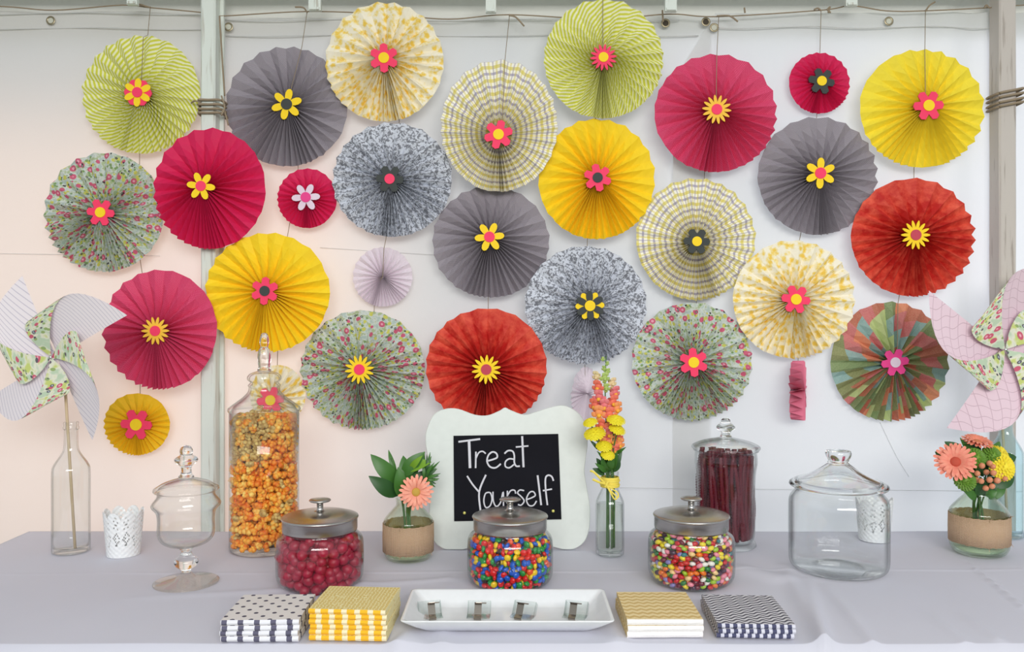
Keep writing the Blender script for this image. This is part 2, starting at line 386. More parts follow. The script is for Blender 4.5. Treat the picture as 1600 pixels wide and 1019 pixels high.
MP = {
 'stripe': paper('striped_paper', 'stripe', (232, 232, 190), (204, 204, 62)),
 'grey': paper('grey_dotted_paper', 'dots', (138, 130, 138), (174, 168, 174)),
 'cream': paper('cream_print_paper', 'cream', (244, 236, 214), (238, 200, 84), (240, 220, 150)),
 'plaid': paper('plaid_paper', 'plaid', (246, 242, 226), (216, 200, 70), (150, 142, 172)),
 'pinkdot': paper('pink_dotted_paper', 'dots', (204, 30, 84), (236, 120, 156)),
 'crimson': paper('crimson_paper', 'plain', (212, 18, 82)),
 'rose': paper('rose_dotted_paper', 'dots', (216, 84, 120), (244, 190, 206)),
 'yellow': paper('yellow_paper', 'plain', (255, 212, 26)),
 'lemon': paper('lemon_paper', 'plain', (248, 224, 56)),
 'mustard': paper('mustard_paper', 'plain', (240, 192, 18)),
 'floral': paper('floral_paper', 'floral', (172, 188, 180)),
 'damask': paper('grey_damask_paper', 'damask', (120, 122, 130), (206, 210, 220)),
 'lilac': paper('lilac_paper', 'dots', (220, 204, 214), (238, 232, 238)),
 'rust': paper('rust_paper', 'mottle', (190, 26, 18), (232, 96, 70)),
 'patch': paper('patchwork_paper', 'patch', (200, 100, 80)),
}
def rosette(px, py, rx, ry, Y, pap, label, fx=None, fy=None, fl=None, fc=None, fcc=None, fr=23, under=None, yaw=0, flat=PI, irr=0.52, seed=0, N=32, rot=0.0, wabs=None):
    rnd = random.Random(seed * 13 + 5); c = P(px, py, Y); R = ry / F * Y; sx = rx / ry
    o = empty('paper_rosette', c, (0, 0, yaw)); tag(o, label, 'rosette')
    fx = px if fx is None else fx; fy = py if fy is None else fy
    hx = (fx - px) / F * Y / max(sx, 0.3) if not yaw else 0; hz = -(fy - py) / F * Y if not yaw else 0
    H = 2 * N; wts = []
    for k in range(H):
        a = 2 * PI * (k + .5) / H; wts.append(1 + irr * math.cos(a - flat) + rnd.uniform(-.16, .16) + 0.20 * math.sin(3 * a + seed))
    s = sum(wts); th = [0]
    for q in wts: th.append(th[-1] + q / s * 2 * PI)
    avg = 2 * PI / H; wp = wabs or 1.38 * avg * R
    dth = [th[k + 1] - th[k] for k in range(H)]
    rs = [0.03, 0.12, 0.25, 0.42, 0.62, 0.82, 1.0]; vs = []; uvs = []; fs = []
    jit = [rnd.uniform(-.0012, .0012) for _ in range(H)]
    for k in range(H + 1):
        kk = k % H; sp = 0.5 * (dth[kk] + dth[kk - 1]); a = th[k] + 1.5 * PI
        a += rot
        for r in rs:
            sr = sp * r * R; h = math.sqrt(max(wp * wp - sr * sr, (0.38 * wp) ** 2)) / 2
            ridge = k % 2 == 0
            rad = r * R * (1.0 if ridge else 1 - 0.022 * r)
            rad *= 1 + (jit[kk] * 6 * r)
            vs.append((sx * (hx * (1 - r) + rad * math.cos(a)), (-h if ridge else h) + jit[kk] * r, hz * (1 - r) + rad * math.sin(a)))
            uvs.append((k * wp + seed * 0.37, r * R))
    n = len(rs)
    for k in range(H):
        for i in range(n - 1): fs.append((k * n + i, k * n + i + 1, (k + 1) * n + i + 1, (k + 1) * n + i))
    disk = obj('pleated_disc', vs, fs, MP[pap], o, False, uvs)
    m = MB(); m.lathe([(0, 0), (R * 0.09, 0), (R * 0.09, 0.002), (0, 0.002)], 16, M=Matrix.Translation((sx * hx, wp / 2 + 0.002, hz)) @ Matrix.Rotation(PI / 2, 4, 'X')); m.build('backing_disc', FOAM['lilac'], o)
    if fl:
        y0 = -wp / 2 - 0.0005; fr_ = fr / F * Y; th_ = 0.0025; off = Matrix.Translation((sx * hx, 0, hz)) @ Matrix.Rotation(rnd.uniform(0, 1.0), 4, 'Y')
        if under:
            vs_, fs_ = cut(flower_outline(under[0], fr_ * under[2]), th_, y0); m = MB(); m.add(vs_, fs_, 0, off @ Matrix.Rotation(PI / 6, 4, 'Y'))
            q = m.build('under_flower', FOAM[under[1]], o, False); y0 -= th_
        vs_, fs_ = cut(flower_outline(fl, fr_), th_, y0); m = MB(); m.add(vs_, fs_, 0, off); f = m.build('foam_flower', FOAM[fc], o, False); f['label'] = {'pink': 'hot pink', 'dark': 'charcoal', 'orange': 'amber'}.get(fc, fc) + ' foam flower'
        vs_, fs_ = cut(disc(fr_ * 0.36), th_, y0 - th_); m = MB(); m.add(vs_, fs_, 0, off); m.build('flower_center', FOAM[fcc], f, False)
    return o
RS = [
 (221,148,93,93,2.128,'stripe','yellow green striped rosette at the upper left corner with yellow-on-pink flower',219,147,'round','yellow','pink',22,('heart','pink',1.0)),
 (448,167,96,94,2.132,'grey','grey rosette with yellow flower and charcoal centre, just right of the white post',450,165,'round','yellow','dark',24),
 (601,97,93,94,2.115,'cream','cream and yellow print rosette at the top, left of the plaid rosette',601,93,'heart','pink','yellow',23),
 (780,197,92,104,2.088,'plaid','yellow and lilac plaid rosette with off-centre pink flower',779,212,'heart','pink','yellow',23),
 (943,92,94,94,2.100,'stripe','yellow green striped rosette with pink daisy, top middle above a plain yellow one',942,92,'daisy','pink','yellow',21),
 (1118,177,96,93,2.108,'pinkdot','pink dotted rosette with yellow daisy at the upper right',1118,173,'daisy','orange','pink',23),
 (1280,130,48,48,2.132,'crimson','small crimson rosette with charcoal flower, near the top right',1282,128,'heart','dark','yellow',21),
 (1440,170,98,93,2.108,'lemon','lemon yellow rosette with pink flower in the top right corner',1447,167,'heart','pink','yellow',24),
 (163,332,94,94,2.122,'floral','green floral rosette with pink flower, outermost at the left',161,333,'heart','pink','yellow',22),
 (328,295,88,95,2.074,'crimson','large plain crimson rosette with yellow flower covering the white post',317,292,'round','yellow','pink',22),
 (480,310,47,47,2.130,'crimson','small crimson rosette with lilac flower',479,309,'round','lilac','magenta',22),
 (613,281,94,90,2.112,'damask','grey damask rosette with charcoal flower and pink centre',610,281,'heart','dark','pink',22),
 (767,378,92,88,2.124,'grey','grey rosette with pink-centred yellow flower, directly below the plaid rosette',765,371,'round','yellow','pink',23),
 (932,280,92,95,2.112,'yellow','bright yellow rosette with pink flower and charcoal centre, right of the plaid rosette',933,279,'heart','pink','dark',22),
 (1087,374,94,96,2.126,'plaid','yellow and lilac plaid rosette with charcoal flower and yellow centre',1087,378,'heart','dark','yellow',21),
 (1277,275,94,93,2.124,'grey','grey rosette with pink-centred yellow flower, below the small crimson rosette',1279,272,'round','yellow','pink',24),
 (1426,371,97,93,2.110,'rust','rust red rosette with yellow daisy, at the right below the lemon yellow one',1427,368,'daisy','yellow','rust',23),
 (250,515,90,94,2.073,'pinkdot','pink dotted rosette with yellow daisy at the lower left',246,517,'daisy','orange','pink',22),
 (418,457,98,94,2.084,'yellow','bright yellow rosette with charcoal-centred pink flower, above the popcorn jar',416,455,'heart','pink','dark',22),
 (598,433,47,47,2.140,'lilac','small pale lilac rosette without a flower, below the grey damask rosette with pink centre'),
 (915,477,96,93,2.110,'damask','grey damask rosette with charcoal-on-yellow flower',921,478,'round','dark','yellow',23,('round','yellow',0.98)),
 (1240,468,96,93,2.110,'cream','cream and yellow print rosette at the right, left of the rust red rosette',1241,468,'heart','pink','yellow',23),
 (214,663,52,49,2.130,'mustard','small mustard yellow rosette with pink flower at the lower left',215,663,'heart','pink','yellow',25),
 (567,578,98,94,2.126,'floral','green floral rosette with yellow daisy',563,577,'daisy','yellow','pink',23),
 (760,574,95,93,2.096,'rust','rust red rosette with yellow daisy, above the chalkboard sign',760,577,'daisy','yellow','rust',23),
 (1081,565,95,93,2.126,'floral','green floral rosette with pink flower, above the metal-lidded jar of jelly beans',1082,566,'heart','pink','yellow',23),
 (1390,565,93,94,2.130,'patch','patchwork rosette of orange, teal and green with magenta flower',1395,566,'heart','magenta','lilac',22),
 (434,617,44,47,2.130,'cream','small cream and yellow rosette behind the tall popcorn jar',424,625,'heart','pink','yellow',22),
]
for i, r in enumerate(RS):
    kw = {}
    if len(r) > 13: kw['under'] = r[13]
    rosette(*r[:13], seed=i + 1, **kw) if len(r) > 7 else rosette(*r[:7], seed=i + 1)
rosette(915, 615, 47, 42, 2.135, 'lilac', 'small pale lilac rosette turned sideways behind the tall flowers', seed=41, yaw=math.radians(57))
rosette(1247, 610, 47, 47, 2.115, 'rose', 'small pink rosette hanging edge-on below the cream print rosette', seed=43, yaw=math.radians(66), N=20, wabs=0.034, irr=.2)
# hanging twines, one per column
def col_line(pts, label):
    m = MB(); seg = []
    m.tube([P(x, y, Y) for x, y, Y in pts], 0.0009, 5)
    tag(m.build('hanging_twine', TWINE), label, 'twine')
fr_ = lambda Y: Y - 0.0105
col_line([(235, 10, 2.13), (231, 55, 2.112), (224, 58, 2.1175), (221, 128, 2.117), (219, 146, 2.12), (218, 160, 2.145), (218, 240, 2.145), (218, 400, 2.145), (223, 432, 2.145), (219, 520, 2.145), (219, 604, 2.145), (219, 640, 2.145)], 'thin twine hanging the leftmost column of four rosettes')
col_line([(480, 18, 2.135), (472, 72, 2.1225), (452, 150, 2.121), (451, 164, 2.123), (455, 175, 2.147), (466, 262, 2.145), (462, 310, 2.145), (453, 348, 2.145), (449, 370, 2.143), (440, 450, 2.143), (434, 548, 2.143), (433, 580, 2.143)], 'thin twine hanging the grey, small crimson and yellow rosettes above the popcorn jar')
col_line([(600, 12, 2.138), (615, 100, 2.138), (624, 190, 2.135), (610, 290, 2.128), (603, 374, 2.128), (600, 388, 2.131), (598, 432, 2.131), (590, 445, 2.147), (585, 478, 2.147), (584, 500, 2.142)], 'thin twine hanging the column from the cream rosette to the floral one with yellow daisy')
col_line([(796, 25, 2.13), (789, 94, 2.077), (784, 205, 2.075), (783, 215, 2.077), (775, 225, 2.105), (768, 300, 2.138), (763, 466, 2.138), (763, 490, 2.138)], 'thin twine hanging the plaid, grey and rust rosettes above the sign')
col_line([(942, -12, 2.12), (942, 3, 2.090), (942, 80, 2.089), (941, 93, 2.091), (935, 110, 2.118), (925, 280, 2.135), (918, 372, 2.135), (914, 480, 2.135), (914, 572, 2.135), (914, 590, 2.135)], 'thin twine hanging the column below the striped rosette with pink daisy')
col_line([(1123, 26, 2.13), (1120, 86, 2.098), (1119, 163, 2.096), (1118, 175, 2.099), (1112, 190, 2.125), (1101, 268, 2.145), (1100, 285, 2.145), (1092, 380, 2.145), (1088, 475, 2.145)], 'thin twine hanging the pink dotted, plaid and floral rosettes')
col_line([(1283, 15, 2.135), (1281, 84, 2.145), (1279, 130, 2.145), (1276, 182, 2.145), (1265, 275, 2.143), (1251, 366, 2.143), (1249, 376, 2.143), (1247, 470, 2.135), (1247, 562, 2.125), (1247, 575, 2.116)], 'thin twine hanging the small crimson, grey and cream rosettes at the right')
col_line([(1446, 15, 2.13), (1445, 78, 2.098), (1446, 155, 2.096), (1446, 168, 2.099), (1440, 180, 2.125), (1428, 263, 2.138), (1428, 282, 2.138), (1405, 463, 2.130), (1403, 474, 2.119), (1402, 555, 2.118), (1398, 566, 2.12)], 'thin twine hanging the lemon, rust and patchwork rosettes')

# ------------------------------------------------------------------ tablecloth
YF, YB, XL, XR = 1.335, 2.05, -1.19, 1.275
RID = []
def ridge(px0, py0, px1, py1, wd, h):
    f = lambda px, py: ((px - 800) / F * (676 / (py - 500)), 676 / (py - 500)); RID.append((f(px0, py0), f(px1, py1), wd, h))
ridge(1225, 885, 1295, 1019, 0.012, 0.005); ridge(1262, 905, 1292, 1019, 0.007, 0.004); ridge(1290, 915, 1375, 1019, 0.007, 0.0035); ridge(1500, 868, 1600, 950, 0.0025, 0.003)
ridge(-100, 897, 1600, 889, 0.002, 0.0012); ridge(1120, 880, 1215, 905, 0.02, 0.004); ridge(560, 900, 640, 1000, 0.015, 0.003); ridge(930, 905, 965, 1000, 0.012, 0.003)
ridge(640, 990, 600, 1019, 0.008, 0.003); ridge(1450, 960, 1510, 1005, 0.006, 0.002); ridge(1500, 960, 1560, 1000, 0.006, 0.002); ridge(700, 895, 690, 1010, 0.01, 0.002); ridge(200, 935, 700, 905, 0.01, 0.0012)
def hgt(x, y):
    h = 0.0006 * (math.sin(x * 9 + y * 5) + math.sin(x * 23 - y * 17) * .5)
    for (ax, ay), (bx, by), wd, hh in RID:
        dx, dy = bx - ax, by - ay; L = dx * dx + dy * dy; t = ((x - ax) * dx + (y - ay) * dy) / L; tt = min(1, max(0, t))
        d2 = (x - ax - tt * dx) ** 2 + (y - ay - tt * dy) ** 2
        if d2 < 16 * wd * wd: h += 2.0 * hh * math.exp(-d2 / (2 * wd * wd)) * min(1.0, 0.25 + tt * 1.5)
    return h
def axis(lo, hi, n, drop):
    pts = [lo - drop * (1 - i / 12) for i in range(12)] + [lo + (hi - lo) * i / n for i in range(n + 1)] + [hi + drop * (i + 1) / 12 for i in range(12)]
    return pts
ax_ = axis(XL, XR, 330, 0.70); ay_ = axis(YF, YB, 120, 0.70); vs = []; fs = []; rc = 0.012
def wrapc(v, lo, hi):
    if v < lo: d = lo - v; s = -1; e = lo
    elif v > hi: d = v - hi; s = 1; e = hi
    else: return v, 0.0, 0
    if d < rc * PI / 2: a = d / rc; return e + s * rc * math.sin(a), -rc * (1 - math.cos(a)), s
    return e + s * rc, -(rc + d - rc * PI / 2), s
for y in ay_:
    for x in ax_:
        X, dzx, sx = wrapc(x, XL, XR); Yy, dzy, sy = wrapc(y, YF, YB); dz = dzx + dzy
        if sx and sy: dz = min(dzx, dzy)
        if dz == 0: z = TZ - 0.0012 + hgt(X, Yy)
        else:
            z = max(0.01, TZ - 0.0012 + dz); q = min(1, -dz / 0.25)
            if sy: Yy += sy * q * (0.012 * math.sin(X * 21) + 0.006 * math.sin(X * 47 + 1) + 0.014) * (0.4 if sy > 0 else 1)
            if sx: X += sx * q * (0.014 * math.sin(Yy * 21) + 0.014)
        vs.append((X, Yy, z))
W = len(ax_)
for j in range(len(ay_) - 1):
    for i in range(W - 1): fs.append((j * W + i, j * W + i + 1, (j + 1) * W + i + 1, (j + 1) * W + i))
tag(obj('tablecloth', vs, fs, LINEN, None, True), 'white creased tablecloth draped over the long dessert table', 'tablecloth')

# ------------------------------------------------------------------ table things
def at(px, py_base, dz=0.0): Z = 676 / (py_base - 500); return Vector(((px - 800) / F * Z, Z, TZ + dz))
def candy_place(name, mesh_by_col, spots, label_of, cat, group_of, stuff_label, limit=290):
    """spots: (pos, rot euler, colour key); the ones nearest to the camera become things, the rest one stuff object"""
    spots = sorted(spots, key=lambda s: (s[3], s[0].y))
    for p, r, k, layer, sc in spots[:limit]:
        if layer > 0: break
        o = bpy.data.objects.new(name, mesh_by_col[k]); COL.objects.link(o); o.location = p; o.rotation_euler = r; o.scale = (sc,) * 3
        tag(o, label_of(k), cat, group_of(k))
    n = 0
    for s in spots[:limit]:
        if s[3] > 0: break
        n += 1
    keys = list(mesh_by_col); m = MB(); mats = [mesh_by_col[k].materials[0] for k in keys]
    cache = {k: ([v.co.copy() for v in mesh_by_col[k].vertices], [tuple(f.vertices) for f in mesh_by_col[k].polygons]) for k in keys}
    for p, r, k, layer, sc in spots[n:]:
        M = Matrix.Translation(p) @ Euler(r).to_matrix().to_4x4() @ Matrix.Scale(sc, 4); a, b = cache[k]; m.add(a, b, keys.index(k), M)
    if m.v:
        o = m.build(name + '_fill', None, None, True, mats); tag(o, stuff_label, cat, None, 'stuff')
def ico(sub, rad=1.0):
    bm = bmesh.new(); bmesh.ops.create_icosphere(bm, subdivisions=sub, radius=rad); return bm
def bm_mesh(name, bm, mat):
    me = bpy.data.meshes.new(name); bm.to_mesh(me); bm.free(); me.materials.append(mat); me.polygons.foreach_set('use_smooth', [True] * len(me.polygons)); return me
def shellspots(c, rz, z0, z1, dh, dv, layers, dlay, pick, scale=(1, 1), tilt=None, seed=1, jit=0.25):
    rnd = random.Random(seed); out = []
    for L in range(layers):
        z = z0; row = 0
        while z <= z1:
            R = rz(z) - L * dlay
            if R > dh * 0.6:
                n = max(3, int(2 * PI * R / dh)); ph = rnd.random() * 2 * PI
                for k in range(n):
                    a = ph + 2 * PI * (k + rnd.uniform(-jit, jit)) / n; zz = z + rnd.uniform(-jit, jit) * dv; rr = R - rnd.random() * dlay * 0.35
                    p = c + Vector((rr * math.cos(a), rr * math.sin(a), zz))
                    front = math.sin(a) < 0.15
                    lay = L if (front or L) else 1
                    r = tilt(rnd, a) if tilt else (rnd.uniform(0, 6.3), rnd.uniform(0, 6.3), rnd.uniform(0, 6.3))
                    out.append((p, r, pick(rnd, a, zz), lay, rnd.uniform(*scale)))
            z += dv; row += 1
    # top surface
    R = rz(z1) - dh
    while R > 0:
        n = max(1, int(2 * PI * R / dh)); ph = rnd.random() * 6
        for k in range(n):
            a = ph + 2 * PI * k / n; p = c + Vector((R * math.cos(a), R * math.sin(a), z1 + rnd.uniform(-.3, .4) * dv))
            out.append((p, (rnd.uniform(0, 6.3), rnd.uniform(0, 6.3), 0), pick(rnd, a, z1), 1, rnd.uniform(*scale)))
        R -= dh
    return out

# --- metal-lidded jars
JP = smooth_prof([(0, 0), (0.060, 0.0), (0.073, 0.003), (0.082, 0.012), (0.085, 0.028), (0.085, 0.075), (0.082, 0.092), (0.074, 0.100), (0.0700, 0.105), (0.0695, 0.122)], 5)
def rz_jar(z):
    if z < 0.02: return 0.066 + (z / 0.02) * 0.013
    if z < 0.078: return 0.0805
    return 0.0805 - (z - 0.078) / 0.022 * 0.013
def steel_jar(loc, label, rot=0):
    o = empty('candy_jar', loc, (0, 0, rot)); tag(o, label, 'jar')
    m = MB(); m.lathe(shell(JP, 0.0028, 0.004), 64); m.build('glass_body', GT, o)
    m = MB(); m.lathe([(0.0706, 0.108), (0.0722, 0.1062), (0.0728, 0.109), (0.0728, 0.1285), (0.0742, 0.1295), (0.0752, 0.1312), (0.0742, 0.1330), (0.0725, 0.1338)] + smooth_prof([(0.068, 0.1352), (0.052, 0.1395), (0.03, 0.1425), (0.009, 0.1433)], 4) + [(0, 0.1433)], 64)
    lid = m.build('steel_lid', STEEL, o)
    m = MB(); m.lathe([(0.012, 0.1430), (0.0080, 0.1445), (0.0062, 0.147), (0.0062, 0.1600), (0.012, 0.1606), (0.0195, 0.1624), (0.0215, 0.1642), (0.0200, 0.1662), (0.010, 0.1675), (0, 0.1678)], 40); m.build('knob', STEEL, lid)
    return o
locA = at(500, 912); locB = at(797, 910); locC = at(1080, 908)
steel_jar(locA, 'round glass jar with steel lid full of dark red candies')
steel_jar(locB, 'round glass jar with steel lid full of small multicoloured chocolate candies')
steel_jar(locC, 'round glass jar with steel lid full of speckled multicoloured jelly beans')
# chocolate buttons
COAT = lambda n, c: plain(n, c, 0.22, Specular_IOR_Level=0.6)
CH = {'red': (222, 30, 30), 'blue': (18, 92, 200), 'yellow': (246, 206, 20), 'green': (30, 146, 60), 'brown': (50, 26, 24), 'orange': (238, 84, 28)}
def lentil(col):
    bm = ico(2, 1.0); bmesh.ops.scale(bm, vec=(0.0064, 0.0064, 0.0038), verts=bm.verts); return bm_mesh('button_candy', bm, COAT(col + '_candy_shell', CH[col]))
LM = {k: lentil(k) for k in CH}
pickB = lambda r, a, z: r.choices(list(CH), (31, 27, 14, 16, 5, 7))[0]
candy_place('button_candy', LM, shellspots(locB, lambda z: rz_jar(z) - .0035, 0.009, 0.1015, 0.0118, 0.0100, 3, 0.0090, pickB, (1.02, 1.12), None, 3),
    lambda k: f'small {k} button-shaped chocolate candy behind the glass of the middle steel-lidded jar', 'candy', lambda k: f'{k} chocolate candies in the middle jar', 'small chocolate candies filling the middle steel-lidded jar behind the front ones')
# red soft candies
def berry():
    bm = ico(2, 1.0)
    for v in bm.verts:
        n = v.co.normalized(); q = 1 + 0.07 * math.sin(n.x * 9) * math.sin(n.y * 9 + 1) * math.sin(n.z * 9 + 2); v.co = n * q * 0.0112; v.co.z *= 0.92
    t = NT('red_gummy'); nz = t.noise(t.obj(), 900, 2)
    return bm_mesh('red_candy', bm, t.done(t.principled(t.mix(t.noise(t.obj(), 120, 1), lin((140, 8, 40)), lin((176, 22, 60))), 0.38, t.bump(nz, 0.5, 0.0008), Subsurface_Weight=0.15)))
BM_ = {'red': berry()}
candy_place('red_candy', BM_, shellspots(locA, lambda z: rz_jar(z) - 0.006, 0.013, 0.098, 0.0190, 0.0160, 3, 0.015, lambda r, a, z: 'red', (0.95, 1.15), None, 5, .4),
    lambda k: 'round dark red candy behind the glass of the left steel-lidded jar', 'candy', lambda k: 'red candies in the left steel-lidded jar', 'dark red candies filling the left steel-lidded jar behind the front ones')
# jelly beans
JC = {'white': (240, 236, 226), 'yellow': (238, 214, 40), 'lime': (160, 196, 40), 'orange': (240, 122, 30), 'red': (200, 22, 34), 'plum': (70, 36, 60), 'pink': (238, 140, 158), 'green': (36, 120, 52), 'teal': (36, 120, 130), 'cream': (244, 206, 140), 'lavender': (140, 130, 190), 'maroon': (110, 14, 40)}
def bean(col):
    bm = ico(2, 1.0)
    for v in bm.verts:
        x, y, z = v.co; v.co = Vector((x * 0.0072, y * 0.0046 + 0.0014 * x * x, z * 0.0046))
    return bm_mesh('jelly_bean', bm, COAT(col + '_bean_shell', JC[col]))
JM = {k: bean(k) for k in JC}
pickC = lambda r, a, z: r.choices(list(JC), (10, 16, 12, 13, 13, 7, 8, 8, 4, 7, 5, 6))[0]
def tiltC(r, a): return (r.uniform(-.5, .5), r.uniform(-.6, .6), a + PI / 2 + r.uniform(-.6, .6))
candy_place('jelly_bean', JM, shellspots(locC, lambda z: rz_jar(z) - .0025, 0.009, 0.1015, 0.0122, 0.0092, 3, 0.009, pickC, (0.9, 1.1), tiltC, 9),
    lambda k: f'small {k} jelly bean behind the glass of the right steel-lidded jar', 'candy', lambda k: f'{k} jelly beans in the right steel-lidded jar', 'jelly beans filling the right steel-lidded jar behind the front ones')

# --- tall popcorn jar
locP = at(413, 857)
o = empty('popcorn_jar', locP); tag(o, 'tall glass cylinder jar with pointed glass lid full of orange popcorn', 'jar')
m = MB(); m.lathe(shell([(0, 0), (0.070, 0), (0.076, 0.003), (0.077, 0.010), (0.077, 0.20), (0.077, 0.312)], 0.003, 0.012), 64); m.build('glass_body', GT, o)
m = MB(); m.lathe([(0, 0.0005), (0.0735, 0.0015), (0.0735, 0.0105), (0, 0.0115)], 48); m.build('thick_base', GT, o)
m = MB(); lp = [(0.079, 0.3125), (0.0805, 0.316), (0.079, 0.321)] + smooth_prof([(0.070, 0.328), (0.050, 0.343), (0.037, 0.356), (0.034, 0.366), (0.036, 0.372), (0.031, 0.378), (0.037, 0.384), (0.037, 0.392), (0.030, 0.399), (0.015, 0.404)], 4)
m.lathe(lp + [(0.001, 0.404), (0.001, 0.401), (0.012, 0.400)] + [(max(.001, r - 0.004), z - 0.002) for r, z in lp[3:-3]][::-1] + [(0.0745, 0.3125), (0.079, 0.3125)], 64); lid = m.build('glass_lid', GT, o)
m = MB(); m.lathe(smooth_prof([(0, 0.4045), (0.015, 0.405), (0.013, 0.412), (0.0145, 0.425), (0.015, 0.440), (0.0125, 0.452), (0.0085, 0.458), (0.0105, 0.468), (0.0100, 0.480), (0.006, 0.489), (0, 0.491)], 4), 32); m.build('finial', GS, lid)
def popcorn(name, cols, seed):
    rnd = random.Random(seed); bm = bmesh.new()
    for k in range(6):
        d = Vector((rnd.uniform(-1, 1), rnd.uniform(-1, 1), rnd.uniform(-1, 1))).normalized() * (0.0052 if k else 0)
        bmesh.ops.create_icosphere(bm, subdivisions=1, radius=rnd.uniform(0.0040, 0.0058), matrix=Matrix.Translation(d))
    for v in bm.verts: v.co *= rnd.uniform(0.97, 1.03)
    return bm_mesh('popcorn_piece', bm, cols)
def popmat(name, a, b):
    t = NT(name); nz = t.noise(t.obj(), 110, 2); return t.done(t.principled(t.ramp(nz, [(0.35, lin(a)), (0.62, lin(b))]), 0.6, t.bump(nz, 0.2, 0.001), Subsurface_Weight=0.1))
PM = {'orange': popcorn('a', popmat('cheese_popcorn', (240, 122, 20), (255, 190, 70)), 1), 'amber': popcorn('b', popmat('amber_popcorn', (228, 100, 14), (252, 164, 50)), 2),
      'golden': popcorn('c', popmat('golden_popcorn', (244, 160, 50), (255, 212, 110)), 3), 'caramel': popcorn('d', popmat('caramel_popcorn', (168, 124, 56), (226, 194, 120)), 4)}
def pickP(r, a, z):
    x = math.cos(a)
    if z > 0.20 and (x < 0.25 if z < 0.26 else x < 0.45): return r.choices(['caramel', 'orange', 'golden'], (8, 2, 1))[0]
    return r.choices(['orange', 'amber', 'golden', 'caramel'], (6, 4, 3, 1))[0]
candy_place('popcorn_piece', PM, shellspots(locP, lambda z: 0.0655, 0.022, 0.298, 0.0180, 0.0150, 3, 0.014, pickP, (1.15, 1.45), None, 11),
    lambda k: f'{k} coloured popcorn piece behind the glass of the tall jar', 'popcorn', lambda k: f'{k} popcorn pieces in the tall jar', 'popcorn filling the tall jar behind the front pieces', 298)

# --- licorice jar
locL = at(1134, 851)
o = empty('licorice_jar', locL); tag(o, 'footed glass jar with knobbed lid full of dark red licorice twists', 'jar')
LP_ = smooth_prof([(0.060, 0.014), (0.064, 0.022), (0.066, 0.05), (0.0655, 0.12), (0.067, 0.165), (0.071, 0.190), (0.0705, 0.205), (0.070, 0.214), (0.0745, 0.219)], 4)
m = MB(); m.lathe([(0, 0.013)] + LP_ + [(0.072, 0.220)] + [(r - 0.003, z) for r, z in LP_[2:-2]][::-1] + [(0, 0.018)], 64); m.build('glass_body', GT, o)
m = MB(); m.lathe([(0, 0), (0.066, 0), (0.069, 0.003), (0.067, 0.009), (0.060, 0.0128), (0, 0.0128)], 48); m.build('thick_base', GT, o)
m = MB(); lp = smooth_prof([(0.077, 0.223), (0.078, 0.226), (0.074, 0.231), (0.055, 0.239), (0.030, 0.245), (0.013, 0.248)], 4)
m.lathe([(0.070, 0.2215), (0.077, 0.223)] + lp[1:] + [(0.001, 0.248), (0.001, 0.245)] + [(max(.001, r - 0.004), z - 0.003) for r, z in lp[6:]][::-1] + [(0.066, 0.2235), (0.070, 0.2215)], 64); lid = m.build('glass_lid', GT, o)
m = MB(); m.lathe(smooth_prof([(0, 0.2485), (0.0135, 0.249), (0.011, 0.256), (0.012, 0.262), (0.0205, 0.268), (0.020, 0.275), (0.0115, 0.283), (0.0105, 0.288), (0.0065, 0.292), (0, 0.293)], 4), 32); m.build('finial', GS, lid)
LIC = plain('red_licorice', (98, 9, 30), 0.3, Specular_IOR_Level=0.5)
def twist(L, seed):
    rnd = random.Random(seed); m = MB(); n = 56; ns = 10; vs = []; fs = []
    bend = rnd.uniform(-1, 1) * 0.011; b2 = rnd.uniform(-1, 1) * 0.004
    for i in range(n + 1):
        t = i / n; z = t * L; cx = bend * math.sin(PI * t); cy = b2 * math.sin(2 * PI * t); tw = z * 2 * PI / 0.030
        for k in range(ns):
            a = 2 * PI * k / ns; r = 0.0046 * (1 + 0.24 * math.cos(5 * a / 1.0)) if False else 0.0054 * (1 + 0.22 * (1 if k % 2 else -1))
            vs.append((cx + r * math.cos(a + tw), cy + r * math.sin(a + tw), z))
    for i in range(n):
        for k in range(ns): fs.append((i * ns + k, i * ns + (k + 1) % ns, (i + 1) * ns + (k + 1) % ns, (i + 1) * ns + k))
    fs += [tuple(reversed(range(ns))), tuple(n * ns + k for k in range(ns))]
    return obj('licorice_twist', vs, fs, LIC, None, True).data
TW = [twist(0.195, s) for s in range(5)]
for q in list(bpy.data.objects):
    if q.name.startswith('licorice_twist'): bpy.data.objects.remove(q)
rnd = random.Random(4); k = 0
for ring, (rr, n) in enumerate(((0.0545, 28), (0.045, 24), (0.033, 16), (0.02, 9))):
    for i in range(n):
        a = 2 * PI * (i + rnd.uniform(-.2, .2)) / n; tl = rnd.uniform(-.11, .11)
        p = locL + Vector((rr * math.cos(a), rr * math.sin(a), 0.020))
        q = link_mesh('licorice_twist', TW[k % 5]); q.location = p; q.rotation_euler = Euler((rnd.uniform(-.02, .02), 0, a)).to_matrix().to_euler()
        q.rotation_euler = (tl * -math.sin(a) * 0 + 0.0, 0.0, a + rnd.uniform(-.5, .5))
        tv = Vector((-math.sin(a), math.cos(a), 0)) * tl + Vector((0, 0, 1)); q.rotation_euler = (tv.to_track_quat('Z', 'X') @ Euler((0, 0, rnd.uniform(0, 6))).to_quaternion()).to_euler()
        q.scale = (1, 1, rnd.uniform(0.92, 1.04)); tag(q, 'dark red licorice twist standing in the footed glass jar', 'licorice', 'licorice twists in the footed jar'); k += 1

